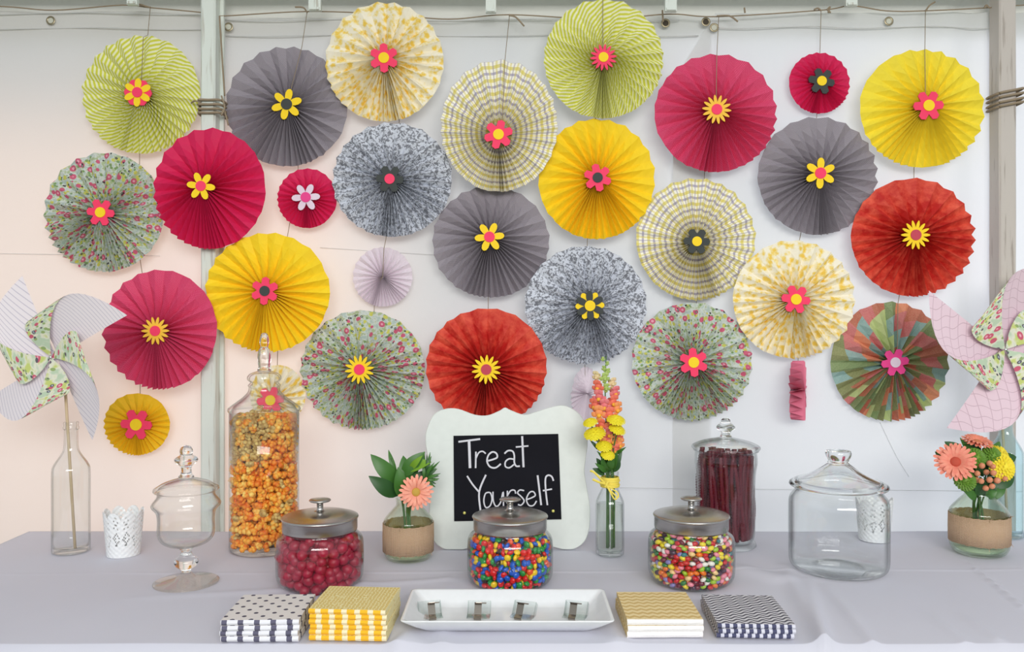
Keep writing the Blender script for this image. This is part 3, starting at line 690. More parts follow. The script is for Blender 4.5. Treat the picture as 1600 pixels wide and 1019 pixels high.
# --- empty cookie jar
o = empty('cookie_jar', at(1310, 889)); tag(o, 'large empty round glass cookie jar with glass lid', 'jar')
CJ = smooth_prof([(0, 0.004), (0.045, 0.004), (0.060, 0.0), (0.082, 0.0), (0.094, 0.006), (0.099, 0.020), (0.0995, 0.06), (0.0995, 0.130), (0.097, 0.148), (0.090, 0.158), (0.087, 0.163), (0.089, 0.170)], 5)
m = MB(); m.lathe(shell(CJ, 0.0045, 0.009), 72); m.build('glass_body', GT, o)
m = MB(); lp = [(0.097, 0.1725), (0.0985, 0.175), (0.097, 0.179)] + smooth_prof([(0.088, 0.184), (0.065, 0.193), (0.042, 0.205), (0.027, 0.216), (0.021, 0.220)], 4)
m.lathe([(0, 0.2165)] + [(max(.001, r - 0.006), z - 0.005) for r, z in lp[3:]][::-1] + [(0.082, 0.1725), (0.088, 0.1705)] + lp + [(0, 0.2205)], 72); lid = m.build('glass_lid', GS, o)
m = MB(); m.lathe(smooth_prof([(0, 0.2208), (0.021, 0.221), (0.0205, 0.227), (0.025, 0.236), (0.0255, 0.243), (0.021, 0.2475), (0, 0.2485)], 4), 40); m.build('knob', GS, lid)
m = MB(); m.lathe([(0.043, 0.0048), (0.046, 0.0035), (0.052, 0.0035), (0.055, 0.0048), (0.049, 0.0058), (0.043, 0.0048)], 56); m.build('base_ring', glass_thin('grey_glass', (0.55, 0.57, 0.56), (0.3, 0.32, 0.32)), o)

# --- footed apothecary jar
o = empty('apothecary_jar', at(291, 911), (0, 0, 0)); tag(o, 'empty footed glass jar with bulged bowl and pointed lid', 'jar')
m = MB(); m.lathe(smooth_prof([(0, 0.0), (0.055, 0), (0.061, 0.002), (0.060, 0.0045), (0.040, 0.009), (0.018, 0.014), (0.009, 0.022)], 4) + [(0, 0.0222)], 56); m.build('glass_foot', glass_thin('foot_glass', (0.95, 0.94, 0.92), (0.5, 0.5, 0.5)), o)
m = MB(); m.lathe(smooth_prof([(0, 0.0225), (0.009, 0.0225), (0.010, 0.027), (0.021, 0.036), (0.022, 0.046), (0.012, 0.057), (0.010, 0.064), (0.014, 0.0705), (0, 0.0715)], 4), 56); m.build('glass_stem', GS, o)
AP = smooth_prof([(0, 0.072), (0.025, 0.074), (0.043, 0.081), (0.052, 0.092), (0.054, 0.105), (0.0535, 0.125), (0.056, 0.142), (0.065, 0.154), (0.063, 0.161), (0.055, 0.172), (0.054, 0.181)], 5)
m = MB(); m.lathe(AP + [(0.0515, 0.181)] + [(max(0, r - 0.0028), z + 0.0015) for r, z in AP[2:-1]][::-1] + [(0, 0.0745)], 64); m.build('glass_bowl', GT, o)
m = MB(); lp = [(0.060, 0.1825), (0.0620, 0.185), (0.0605, 0.189)] + smooth_prof([(0.055, 0.192), (0.044, 0.1985), (0.028, 0.204), (0.014, 0.208)], 4)
m.lathe([(0, 0.205)] + [(max(.001, r - 0.0035), z - 0.003) for r, z in lp[3:]][::-1] + [(0.054, 0.1825)] + lp + [(0, 0.2085)], 64); lid = m.build('glass_lid', GT, o)
m = MB(); m.lathe(smooth_prof([(0, 0.209), (0.0145, 0.2095), (0.0105, 0.216), (0.0105, 0.230), (0.021, 0.240), (0.021, 0.247), (0.012, 0.253), (0.0125, 0.262), (0.008, 0.270), (0, 0.2725)], 4), 36); m.build('finial', GS, lid)

# --- bottles
def bottle(loc, label, prof, mat, t=0.0025):
    o = empty('glass_bottle', loc); tag(o, label, 'bottle'); m = MB(); m.lathe(shell(smooth_prof(prof, 4), t, 0.006), 48); m.build('glass_body', mat, o)
    m = MB(); m.lathe([(0, 0.001), (prof[2][0] - .004, 0.001), (prof[2][0] - .004, 0.005), (0, 0.007)], 32); m.build('thick_base', GT, o)
    return o
locBL = at(111, 862); locBR = at(1572, 838)
bl = bottle(locBL, 'empty clear glass bottle at the left holding a pinwheel stick', [(0, 0.0), (0.030, 0.0), (0.038, 0.003), (0.0395, 0.012), (0.0395, 0.10), (0.0395, 0.175), (0.036, 0.195), (0.022, 0.217), (0.0155, 0.232), (0.0142, 0.26), (0.0142, 0.274)], GT)
m = MB(); m.lathe([(0.0142, 0.274), (0.0162, 0.275), (0.0162, 0.280), (0.0150, 0.281), (0.0150, 0.286), (0.0160, 0.288), (0.0150, 0.291), (0.0118, 0.291), (0.0115, 0.274), (0.0142, 0.274)], 36); m.build('lip', GT, bl)
br = bottle(locBR, 'bluish clear glass bottle behind the right bouquet holding a pinwheel stick', [(0, 0.0), (0.030, 0.0), (0.036, 0.003), (0.0375, 0.012), (0.0375, 0.10), (0.0375, 0.19), (0.034, 0.21), (0.021, 0.235), (0.0152, 0.252), (0.0142, 0.275), (0.0142, 0.290)], GB)
m = MB(); m.lathe([(0.0142, 0.290), (0.0162, 0.291), (0.0162, 0.298), (0.0150, 0.305), (0.0118, 0.305), (0.0115, 0.290), (0.0142, 0.290)], 36); m.build('lip', GB, br)

# --- lace cups
LACE = NT('white_enamel')
_u = LACE.uv(); _x = LACE.xyz(_u)
_a = LACE.math('MULTIPLY', LACE.math('SINE', LACE.math('MULTIPLY', _x[0], 2 * PI * 18)), LACE.math('SINE', LACE.math('MULTIPLY', _x[1], 2 * PI * 9)))
LACE = LACE.done(LACE.principled(lin((238, 240, 240)), 0.35, LACE.bump(_a, 0.5, 0.001)))
SHD = plain('pierced_shadow', (120, 122, 122), 0.8)
def lace_cup(loc, label):
    o = empty('lace_cup', loc, (0, 0, 0.3)); tag(o, label, 'cup'); n = 96; m = 26; vs = []; uvs = []; fs = []
    H = 0.100
    for side in (0, 1):
        for k in range(n):
            a = 2 * PI * k / n; sc = abs(math.sin(a * 4)) ** 0.6; top = H - 0.017 * (1 - sc)
            for j in range(m + 1):
                v = j / m; z = v * top; r = 0.0345 + 0.0080 * (z / H) - side * 0.0013
                vs.append((r * math.cos(a), r * math.sin(a), max(z, side * 0.0015))); uvs.append((k / n, z / H))
    S = n * (m + 1)
    def hole(k, j):
        v = j / m
        if v < 0.25 or v > 0.9: return False
        if 0.27 < v < 0.58:
            u = (k % 8) - 3.5; w_ = (v - 0.425) / 0.15 * 3.5
            return (abs(abs(u) + abs(w_) - 2.6) < 0.9 or abs(u) + abs(w_) < 0.8) and (k + j) % 2 == 0
        return (k % 8 in (2, 5) and j % 4 == 1) or (k % 8 in (3, 4) and j % 4 in (3,))
    for k in range(n):
        k2 = (k + 1) % n
        for j in range(m):
            if hole(k, j):
                a_, b_, c_, d_ = k * (m + 1) + j, k2 * (m + 1) + j, k2 * (m + 1) + j + 1, k * (m + 1) + j + 1
                for p, q in ((a_, b_), (b_, c_), (c_, d_), (d_, a_)): fs.append((p, q, S + q, S + p))
                continue
            fs.append((k * (m + 1) + j, k2 * (m + 1) + j, k2 * (m + 1) + j + 1, k * (m + 1) + j + 1))
            fs.append((S + k * (m + 1) + j + 1, S + k2 * (m + 1) + j + 1, S + k2 * (m + 1) + j, S + k * (m + 1) + j))
        fs.append((k * (m + 1) + m, k2 * (m + 1) + m, S + k2 * (m + 1) + m, S + k * (m + 1) + m))
    fs.append(tuple(k * (m + 1) for k in reversed(range(n))))
    body = obj('pierced_body', vs, fs, LACE, o, False, uvs)
    mb = MB(); mb.lathe([(0, 0.0015), (0.033, 0.0015), (0.033, 0.003), (0, 0.003)], 32); mb.build('cup_floor', LACE, o)
lace_cup(at(193, 866), 'white lace-cut metal cup between the left bottle and the footed jar')
lace_cup(at(1366, 843), 'white lace-cut metal cup partly behind the large empty cookie jar')

# --- burlap vases
def burlap():
    t = NT('burlap'); o = t.obj(); x, y, z = t.xyz(o); ang = t.math('ARCTAN2', y, x)
    a = t.math('SINE', t.math('MULTIPLY', ang, 150)); b = t.math('SINE', t.math('MULTIPLY', z, 2200)); h = t.math('ADD', a, b)
    col = t.mix(t.math('MULTIPLY_ADD', h, 0.25, 0.5), lin((178, 144, 112)), lin((224, 196, 166)))
    col = t.mix(t.math('MULTIPLY', t.noise(o, 60, 3), 0.4), col, lin((190, 150, 110)))
    return t.done(t.principled(col, 0.95, t.bump(h, 0.6, 0.0008)))
BUR = burlap(); GVASE = glass_thin('greenish_glass', (0.94, 0.97, 0.92), (0.50, 0.56, 0.46))
def burlap_vase(loc, s, label, z0, z1, rot=0):
    o = empty('burlap_vase', loc, (0, 0, rot)); tag(o, label, 'vase')
    pr = [(r * s, z * s) for r, z in [(0, 0.0), (0.036, 0.0), (0.046, 0.003), (0.052, 0.012), (0.054, 0.022), (0.054, 0.076), (0.051, 0.088), (0.036, 0.106), (0.0265, 0.117), (0.0265, 0.126), (0.0275, 0.132)]]
    m = MB(); m.lathe(shell(smooth_prof(pr, 4), 0.003, 0.006), 56); m.build('glass_body', GVASE, o)
    m = MB(); m.lathe([(0, 0.0075 * s), (0.040 * s, 0.0075 * s), (0.047 * s, 0.013 * s), (0.0502 * s, 0.024 * s), (0.0502 * s, 0.060 * s), (0, 0.060 * s)], 40); m.build('water', WATER, o)
    m = MB(); n = 90; vs = []; fs = []; rnd = random.Random(3); rr = 0.0555 * s
    e0 = [rnd.uniform(-.0012, .0012) for _ in range(n)]; e1 = [rnd.uniform(-.0012, .0012) for _ in range(n)]
    for k in range(n):
        a = 2 * PI * k / n
        for r, z in ((rr, z0 + e0[k]), (rr + .0005, (z0 + z1) / 2), (rr, z1 + e1[k]), (rr - .0009, z1 + e1[k]), (rr - .0009, z0 + e0[k])): vs.append((r * math.cos(a), r * math.sin(a), z))
    for k in range(n):
        for q in range(5): fs.append((k * 5 + q, ((k + 1) % n) * 5 + q, ((k + 1) % n) * 5 + (q + 1) % 5, k * 5 + (q + 1) % 5))
    m.add(vs, fs)
    for q in range(5):
        a = -PI / 2 + rnd.uniform(-1.2, 1.2); zz = rnd.choice([z0, z1]); v = Vector((rr * math.cos(a), rr * math.sin(a), zz)); m.tube([v, v + Vector((.004 * math.cos(a), .004 * math.sin(a), rnd.uniform(-.006, .006)))], 0.0005, 4)
    m.build('burlap_wrap', BUR, o); return o
locV1 = at(638, 872.5); locV2 = at(1530, 864)
burlap_vase(locV1, 1.0, 'small burlap-wrapped glass vase left of the chalkboard sign', 0.018, 0.079)
burlap_vase(locV2, 1.12, 'burlap-wrapped glass vase with bouquet at the right end', 0.026, 0.088)

# --- plants
GREEN = [plain('leaf_green', (62, 112, 40), 0.45), plain('dark_leaf_green', (40, 84, 34), 0.45), plain('fresh_green', (116, 160, 40), 0.5)]
STEM = plain('stem_green', (74, 112, 56), 0.5)
def leaf_mesh(a, b, width, normal, fold=0.15, n=9):
    """leaf blade from a to b, facing `normal`, both halves folded up along the midrib"""
    a, b, nn = Vector(a), Vector(b), Vector(normal).normalized(); d = b - a; L = d.length; t = d.normalized(); s = t.cross(nn).normalized(); nn = s.cross(t)
    m = MB(); vs = []; fs = []
    for i in range(n + 1):
        u = i / n; w_ = width * math.sin(PI * u ** 0.85) ** 0.8 * 0.5 if 0 < u < 1 else 0.0004; c = a + d * u + nn * (0.12 * L * math.sin(PI * u))
        vs += [c - s * w_ + nn * w_ * fold, c - s * w_ * .5 + nn * w_ * fold * .3, c, c + s * w_ * .5 + nn * w_ * fold * .3, c + s * w_ + nn * w_ * fold]
    for i in range(n):
        for k in range(4): fs.append((i * 5 + k, i * 5 + k + 1, i * 5 + k + 6, i * 5 + k + 5))
    m.add(vs, fs); m.add([v - nn * 0.0006 for v in vs], [tuple(reversed(f)) for f in fs]); return m
def sprig(name, label, cat, base, stem_pts, leaves, mats, parent_r=0.0026):
    """leaves: (a, b, width, normal, mat index)"""
    o = empty(name, base); tag(o, label, cat); B = Vector(base)
    m = MB(); m.tube([Vector(p) - B for p in crom(stem_pts, 5)], parent_r, 6); m.build('stem', STEM, o)
    for a, b, w_, n_, mi in leaves:
        leaf_mesh(Vector(a) - B, Vector(b) - B, w_, n_).build('leaf', mats[mi], o)
    return o
def gerbera(label, head, facing, R, base, stem_pts, n=21, petal=(252, 148, 124), tip=(250, 178, 150), ctr=(196, 160, 70)):
    o = empty('gerbera', base); tag(o, label, 'flower'); B = Vector(base); h = Vector(head) - B
    m = MB(); m.tube([Vector(p) - B for p in crom(stem_pts, 5)], 0.0022, 7); m.build('stem', STEM, o)
    q = Vector(facing).normalized().to_track_quat('Z', 'Y').to_matrix().to_4x4(); M = Matrix.Translation(h) @ q
    pm = petal_mat(petal, tip)
    for ring, (cnt, r1, r0, zt, zb) in enumerate(((n, 1.0, 0.22, 0.10, 0.0), (n - 4, 0.80, 0.2, 0.22, 0.03))):
        for k in range(cnt):
            a = 2 * PI * (k + 0.5 * ring + R_.uniform(-.15, .15)) / cnt; rr = R * r1 * R_.uniform(0.92, 1.04); wd = R * 0.125
            m = MB(); vs = []; 
            for u in (0, .3, .6, .85, 1.0):
                r = R * r0 + (rr - R * r0) * u; w_ = wd * (0.45 + 0.75 * math.sin(PI * min(1, u * 0.62 + .05))) * (0.55 if u == 1 else 1) * 0.6; z = R * (zb + (zt + R_.uniform(-.02, .02)) * math.sin(PI * u * .7))
                for e, dz in ((-1, 0), (0, -0.02 * R), (1, 0)): vs.append((r * math.cos(a) - e * w_ * math.sin(a), r * math.sin(a) + e * w_ * math.cos(a), z + dz))
            fs = [(i * 3 + j, i * 3 + j + 1, i * 3 + j + 4, i * 3 + j + 3) for i in range(4) for j in range(2)]
            m.add(vs, fs, 0, M); m.build('petal', pm, o)
    m = MB(); m.lathe([(0, R * 0.16)] + [(R * .12, R * .15), (R * .22, R * .10), (R * .26, R * .02), (R * .2, -R * .02), (0, -R * .06)], 20, 0, M); m.build('flower_center', plain('gerbera_center', ctr, 0.9), o)
    for k in range(26):
        pass
    m = MB(); m.lathe([(0.0025, -R * .35), (R * .16, -R * .16), (R * .24, -R * .02), (R * .1, 0)], 14, 0, M); m.build('sepal_cup', GREEN[1], o)
    return o
_pm = {}
def petal_mat(a, b):
    if (a, b) not in _pm:
        t = NT('petal'); _pm[(a, b)] = t.done(t.principled(t.mix(t.noise(t.obj(), 120, 2), lin(a), lin(b)), 0.6, Subsurface_Weight=0.1))
    return _pm[(a, b)]
def pom(name, label, head, facing, R, base, stem_pts, rgb, rgb2, dome=0.75, n=90):
    """button chrysanthemum: a dome of small petals"""
    o = empty(name, base); tag(o, label, 'flower'); B = Vector(base); h = Vector(head) - B
    m = MB(); m.tube([Vector(p) - B for p in crom(stem_pts, 5)], 0.0016, 6); m.build('stem', STEM, o)
    q = Vector(facing).normalized().to_track_quat('Z', 'Y').to_matrix().to_4x4(); M = Matrix.Translation(h) @ q; m = MB()
    m.lathe(smooth_prof([(0, R * dome * .9), (R * .5, R * dome * .75), (R * .85, R * dome * .3), (R * .8, 0), (R * .3, -R * .3), (0, -R * .35)], 3), 16, 1, M)
    for k in range(n):
        f = (k + .5) / n; ph = math.acos(1 - f * 1.05) if f * 1.05 < 2 else PI / 2; a = k * 2.39996
        d = Vector((math.sin(ph) * math.cos(a), math.sin(ph) * math.sin(a), math.cos(ph) * dome)); c = d * R * .86; u = d.normalized(); s = u.cross(Vector((0, 0, 1))); s = s.normalized() if s.length > .01 else Vector((1, 0, 0)); v = s.cross(u)
        out = (u * 0.75 + v * -0.5 * (1 if True else 0)); wd = R * .20; L = R * (.20 + .28 * math.sin(ph))
        m.add([c - s * wd * .5, c + s * wd * .5, c + out * L + s * wd * .6, c + out * L * 1.2, c + out * L - s * wd * .6], [(0, 1, 2, 3, 4)], 0, M)
    hd = m.build('flower_head', None, o, True, [petal_mat(rgb, rgb2), petal_mat(rgb2, rgb2)]); return o
# left posy
def V1(px, py, dy=0.0): return P(px, py, locV1.y + dy)
bv = locV1 + Vector((0, 0, 0.035)); nk = V1(634, 795)
F1 = Vector((0, -1, 0.25))
sprig('leafy_sprig', 'broad-leaved green sprig in the vase left of the sign', 'foliage', bv + Vector((-.004, 0, 0)), [bv + Vector((-.004, 0, 0)), V1(631, 800), V1(627, 775), V1(620, 750), V1(612, 716)],
      [(V1(622, 775), V1(576, 744, -.03), .034, F1, 1), (V1(622, 755), V1(579, 710, -.01), .034, F1, 0), (V1(620, 745), V1(607, 703, .01), .012, F1, 0), (V1(627, 778, -.01), V1(622, 730, -.025), .030, (0.3, -1, .2), 0), (V1(630, 770), V1(600, 720, .02), .03, F1, 1)], GREEN)
sprig('leafy_sprig', 'round-leaved green sprig reaching up behind the peach gerbera', 'foliage', bv + Vector((.004, .004, 0)), [bv + Vector((.004, .004, 0)), V1(636, 800), V1(640, 770), V1(642, 740), V1(648, 715)],
      [(V1(628, 745), V1(664, 706, .0), .032, (0.2, -1, .6), 0), (V1(636, 735), V1(674, 722, -.01), .026, (0, -1, .7), 2), (V1(638, 760), V1(630, 712, .01), .03, F1, 0), (V1(640, 750), V1(648, 718, .02), .03, F1, 1), (V1(640, 765, .01), V1(668, 735, .02), .03, F1, 1), (V1(640, 735), V1(660, 712, -.02), .014, F1, 2)], GREEN)
lv = []
for k in range(16):
    a = math.radians(-38 + k * 9.5); c = V1(668, 752); L = R_.uniform(16, 28) if k < 9 else R_.uniform(14, 30)
    lv.append((V1(665 + R_.uniform(-3, 3), 752 - R_.uniform(0, 10), R_.uniform(-.012, 0)), V1(665 + L * math.cos(a), 752 - 6 - L * 1.35 * math.sin(a) - R_.uniform(0, 6), R_.uniform(-.02, .01)), .007, (R_.uniform(-.5, .5), -1, .3), k % 3 if k % 3 != 2 else 0))
sprig('chrysanthemum_bud', 'half-open green bud with narrow leaves above the peach gerbera', 'foliage', bv + Vector((.007, -.003, 0)), [bv + Vector((.007, -.003, 0)), V1(640, 800), V1(650, 775), V1(664, 755)], lv, GREEN)
gerbera('peach gerbera facing forward in the vase left of the sign', V1(650, 769, -.032), (0.12, -1, 0.12), 27.5 / F * (locV1.y - .03), bv + Vector((.002, -.006, 0)), [bv + Vector((.002, -.006, 0)), V1(637, 800), V1(642, 785, -.01), V1(649, 773, -.024)])
# right bouquet
def V2(px, py, dy=0.0): return P(px, py, locV2.y + dy)
b2 = locV2 + Vector((0, 0, 0.045)); nk2 = V2(1527, 788)
def st(px, py, dy, i): o_ = b2 + Vector((0.010 * math.cos(i * 2.1), 0.008 * math.sin(i * 2.1), 0)); return o_, [o_, nk2 + Vector((.008 * math.cos(i * 2.4), .008 * math.sin(i * 2.4), 0)), V2((px + 1530) / 2, (py + 775) / 2, dy / 2), V2(px, py, dy)]
o_, sp = st(1495, 726, -.03, 0); gerbera('peach gerbera turned sideways at the edge of the right bouquet', V2(1493, 722, -.045), (-0.5, -1, 0.45), 31 / F * 1.82, o_, sp, 24, (236, 112, 96), (250, 170, 140), (190, 80, 60))
o_, sp = st(1525, 700, .01, 1); gerbera('peach gerbera seen edge-on on top of the right bouquet', V2(1527, 691, .0), (0.05, -0.35, 1), 24 / F * 1.85, o_, sp, 22, (236, 118, 92), (246, 160, 130), (200, 120, 80))
for i, (x, y, dy, r) in enumerate(((1524, 714, -.03, 13), (1549, 711, -.02, 13), (1508, 749, -.045, 13))):
    o_, sp = st(x, y + 6, dy + .01, i + 2)
    pom('button_chrysanthemum', ['green button chrysanthemum in the centre of the right bouquet', 'green button chrysanthemum beside the yellow flowers of the right bouquet', 'green button chrysanthemum low on the left side of the right bouquet'][i], V2(x, y + 2, dy), (0.1 - .2 * (i == 2), -1, .5), r / F * 1.84, o_, sp, (74, 122, 26), (112, 150, 40), .8, 120)
o_, sp = st(1566, 735, -.01, 5); pom('button_chrysanthemum', 'large yellow chrysanthemum on the right side of the right bouquet', V2(1567, 729, -.03), (0.25, -1, .35), 18 / F * 1.83, o_, sp, (246, 214, 20), (250, 228, 60), .5, 140)
o_, sp = st(1560, 712, .01, 6); pom('button_chrysanthemum', 'yellow chrysanthemum at the back of the right bouquet', V2(1562, 706, .012), (0.4, -.6, .8), 14 / F * 1.86, o_, sp, (240, 206, 20), (250, 228, 60), .4, 110)
# berries
BER = plain('peach_berry', (222, 146, 108), 0.35)
o_, sp = st(1542, 752, -.02, 7); bo = empty('berry_sprig', o_); tag(bo, 'sprig of peach berries among the right bouquet', 'berries')
m = MB(); m.tube([p - o_ for p in crom(sp, 5)], 0.0016, 6)
bp = [(1534, 728), (1546, 724), (1527, 740), (1541, 738), (1552, 739), (1526, 750), (1558, 751), (1540, 763), (1570, 748), (1546, 750), (1551, 729), (1533, 752), (1563, 742), (1550, 760)]
for i, (x, y) in enumerate(bp):
    q = V2(x, y, -.048 + .012 * math.sin(i * 2.7)); m.tube([V2(1540, 760, -.02) - o_, q - o_], 0.0008, 5)
m.build('stem', GREEN[1], bo)
for i, (x, y) in enumerate(bp):
    q = V2(x, y, -.048 + .012 * math.sin(i * 2.7)) - o_; bm = MB(); M = Matrix.Translation(q) @ Vector((R_.uniform(-.5, .5), -1, R_.uniform(-.2, .6))).to_track_quat('Z', 'Y').to_matrix().to_4x4()
    r = R_.uniform(.0058, .0072); bm.lathe(smooth_prof([(0, -r * 1.05), (r * .7, -r * .75), (r, 0), (r * .75, r * .75), (r * .2, r * 1.2), (0, r * 1.25)], 2), 12, 0, M); bm.build('berry', BER, bo)
lv = [(V2(1500, 740, .01), V2(1461, 706, .0), .050, (-.2, -1, .5), 0), (V2(1505, 720, .02), V2(1476, 690, .02), .036, (0, -1, .5), 1), (V2(1520, 715, .01), V2(1500, 684, .01), .02, F1, 0), (V2(1530, 712, .02), V2(1513, 680, .02), .02, F1, 1), (V2(1545, 715, .02), V2(1562, 690, .02), .022, F1, 0), (V2(1560, 720, .02), V2(1588, 714, .02), .026, F1, 1), (V2(1550, 760, 0), V2(1585, 745, .01), .03, F1, 1), (V2(1515, 770, -.01), V2(1490, 742, -.02), .026, F1, 1), (V2(1540, 775, -.02), V2(1558, 768, -.03), .018, F1, 0), (V2(1525, 780, -.02), V2(1505, 765, -.03), .02, F1, 0), (V2(1545, 780, 0), V2(1572, 760, .0), .02, F1, 0), (V2(1530, 775, -.02), V2(1532, 745, -.03), .03, F1, 1), (V2(1535, 775, -.01), V2(1552, 745, -.015), .034, F1, 1), (V2(1535, 745, 0), V2(1530, 705, 0), .04, F1, 1), (V2(1520, 750, -.0), V2(1512, 715, 0), .04, F1, 1), (V2(1545, 745, 0), V2(1553, 705, .0), .04, F1, 1), (V2(1512, 765, -.01), V2(1488, 735, .0), .03, F1, 0)]
o_, sp = st(1528, 750, .01, 8); sprig('leafy_sprig', 'dark green leaves filling the right bouquet', 'foliage', o_, sp, lv, GREEN)

# centre flower bottle
locM = at(953, 866)
o = empty('flower_bottle', locM); tag(o, 'slim clear bottle with yellow raffia bow holding snapdragons', 'bottle')
m = MB(); m.lathe(shell(smooth_prof([(0, 0), (0.024, 0), (0.030, 0.003), (0.0315, 0.010), (0.0315, 0.06), (0.0315, 0.108), (0.029, 0.122), (0.021, 0.140), (0.0175, 0.150), (0.0175, 0.172), (0.0195, 0.176), (0.0195, 0.183)], 4), 0.0025, 0.006), 48); m.build('glass_body', GT, o)
m = MB(); m.lathe([(0, 0.001), (0.026, 0.001), (0.026, 0.005), (0, 0.007)], 32); m.build('thick_base', GT, o)
m = MB(); m.lathe([(0, 0.0075), (0.026, 0.0078), (0.0288, 0.012), (0.0288, 0.112), (0, 0.112)], 40); m.build('water', glass_thin('clear_water', (0.93, 0.95, 0.92), (0.6, 0.64, 0.6)), o)
RAF = plain('yellow_raffia', (244, 222, 92), 0.6)
m = MB()
for k in range(7): 
    pr_ = 0.0195 + 0.0012 * math.sin(k * 2); m.lathe([(pr_, 0.1495 + k * .0032), (pr_ + .0016, 0.1502 + k * .0032), (pr_ + .0016, 0.1525 + k * .0032), (pr_, 0.1532 + k * .0032)], 36)
m.build('raffia_band', RAF, o)
def VM(px, py, dy=0.0): return P(px, py, locM.y + dy)
def ribbon(m, pts, wd):
    pts = crom(pts, 6); vs = []; fs = []
    for i, p in enumerate(pts):
        t = (pts[min(i + 1, len(pts) - 1)] - pts[max(0, i - 1)]).normalized(); s = t.cross(Vector((0, -1, 0))).normalized() * wd / 2
        vs += [p - s, p + s, p + s + Vector((0, .0006, 0)), p - s + Vector((0, .0006, 0))]
    for i in range(len(pts) - 1):
        for k in range(4): fs.append((i * 4 + k, i * 4 + (k + 1) % 4, i * 4 + 4 + (k + 1) % 4, i * 4 + 4 + k))
    m.add([v - locM for v in vs], fs)
m = MB(); kx = (947, 757)
ribbon(m, [VM(*kx, -.023), VM(938, 748, -.03), VM(928, 738, -.034), VM(922, 736, -.03)], .0045); ribbon(m, [VM(*kx, -.023), VM(937, 754, -.03), VM(926, 749, -.034)], .005)
ribbon(m, [VM(*kx, -.023), VM(955, 768, -.032), VM(964, 777, -.034), VM(960, 780, -.036), VM(953, 768, -.036), VM(*kx, -.026)], .0032); ribbon(m, [VM(*kx, -.023), VM(956, 764, -.03), VM(965, 770, -.034), VM(966, 778, -.034)], .003)
ribbon(m, [VM(946, 762, -.026), VM(950, 753, -.027)], .006)
m.build('raffia_bow', RAF, o)
def snap_mats(): return {'peach': petal_mat((240, 130, 84), (250, 170, 96)), 'coral': petal_mat((228, 92, 84), (244, 130, 96)), 'rose': petal_mat((220, 90, 110), (236, 140, 130)), 'gold': petal_mat((250, 190, 50), (250, 160, 60)), 'pale': petal_mat((226, 218, 160), (238, 190, 150)), 'lime': petal_mat((150, 178, 80), (190, 206, 120))}
SM = snap_mats()
def snapdragon(label, base, pts, florets):
    o = empty('snapdragon', base); tag(o, label, 'flower'); m = MB(); pp = [p - base for p in crom(pts, 6)]; m.tube(pp, [0.0022 * (1 - .5 * i / len(pp)) for i in range(len(pp))], 7); m.build('stem', STEM, o)
    for (px, py, dy, r, key, ln) in florets:
        c = VM(px, py, dy) - base; m = MB(); s = 1.2 * r / F * locM.y
        # snapdragon floret: tube, two upper lobes, three lower lobes, swollen throat
        q = Matrix.Translation(c) @ Vector((ln, -1, -.25)).to_track_quat('Z', 'Y').to_matrix().to_4x4()
        k2 = 'gold' if key in ('peach', 'coral', 'rose') else key
        m.lathe(smooth_prof([(s * .25, -s * 1.1), (s * .45, -s * .6), (s * .55, 0), (s * .4, s * .25), (0, s * .35)], 2), 10, 0, q)
        for j, (an, rr, zz) in enumerate(((70, .75, .1), (110, .75, .1), (200, .7, -.05), (270, .8, -.1), (340, .7, -.05))):
            a = math.radians(an); d = Vector((math.cos(a), math.sin(a), 0)); cc = d * s * rr + Vector((0, 0, s * zz)); e = Vector((-math.sin(a), math.cos(a), 0)); wv = .42
            vs = [cc * .4, cc * .8 - e * s * wv + Vector((0, 0, s * .2)), cc * .9 + Vector((0, 0, s * .42)), cc * .8 + e * s * wv + Vector((0, 0, s * .2)), cc * 1.35 - e * s * wv * .8, cc * 1.5 + Vector((0, 0, s * .1)), cc * 1.35 + e * s * wv * .8]
            m.add(vs, [(0, 1, 2), (0, 2, 3), (1, 4, 5, 2), (2, 5, 6, 3)], 0 if j < 2 else 0, q)
        m.lathe([(0, s * .55), (s * .22, s * .5), (s * .35, s * .25), (s * .2, 0)], 8, 1, q @ Matrix.Translation((0, -s * .3, 0)))
        m.build('floret', None, o, True, [SM[key], SM[k2]])
    return o
bm1 = locM + Vector((0.004, 0, 0.012))
fl1 = [(942, 561, 0, 3, 'lime', 0), (949, 568, 0, 3, 'lime', .3), (944, 576, 0, 4, 'lime', -.5), (950, 580, 0, 4, 'lime', .5), (932, 588, 0, 7, 'pale', -.8), (945, 590, -.01, 7, 'lime', .2), (957, 598, 0, 7, 'pale', .6), (934, 604, -.01, 8.5, 'coral', -.6), (947, 606, -.005, 6, 'lime', 0), (961, 613, -.01, 8.5, 'rose', .6), (936, 620, -.015, 9.5, 'rose', -.4), (958, 628, -.015, 9.5, 'coral', .5),
       (929, 633, -.01, 9, 'coral', -.7), (944, 634, -.02, 9.5, 'rose', 0), (964, 638, -.015, 9, 'peach', .6), (936, 645, -.02, 10, 'peach', -.2), (952, 647, -.02, 9.5, 'coral', .2)]
snapdragon('tall orange and pink snapdragon rising highest from the slim bottle', bm1, [bm1, locM + Vector((.003, 0, .17)), VM(951, 700), VM(946, 640), VM(946, 585), VM(947, 556)], fl1)
bm2 = locM + Vector((-0.004, .004, 0.012))
fl2 = [(955, 662, -.008, 10, 'peach', .2), (940, 664, -.01, 9, 'coral', -.5), (952, 677, -.012, 9, 'rose', 0), (965, 672, 0, 8, 'rose', .6), (937, 684, -.008, 9, 'peach', -.6), (958, 688, -.01, 9, 'peach', .3), (968, 694, -.005, 8.5, 'peach', .5), (961, 703, -.01, 8, 'coral', .3), (947, 688, -.005, 9, 'coral', 0), (966, 682, -.01, 8, 'coral', .5)]
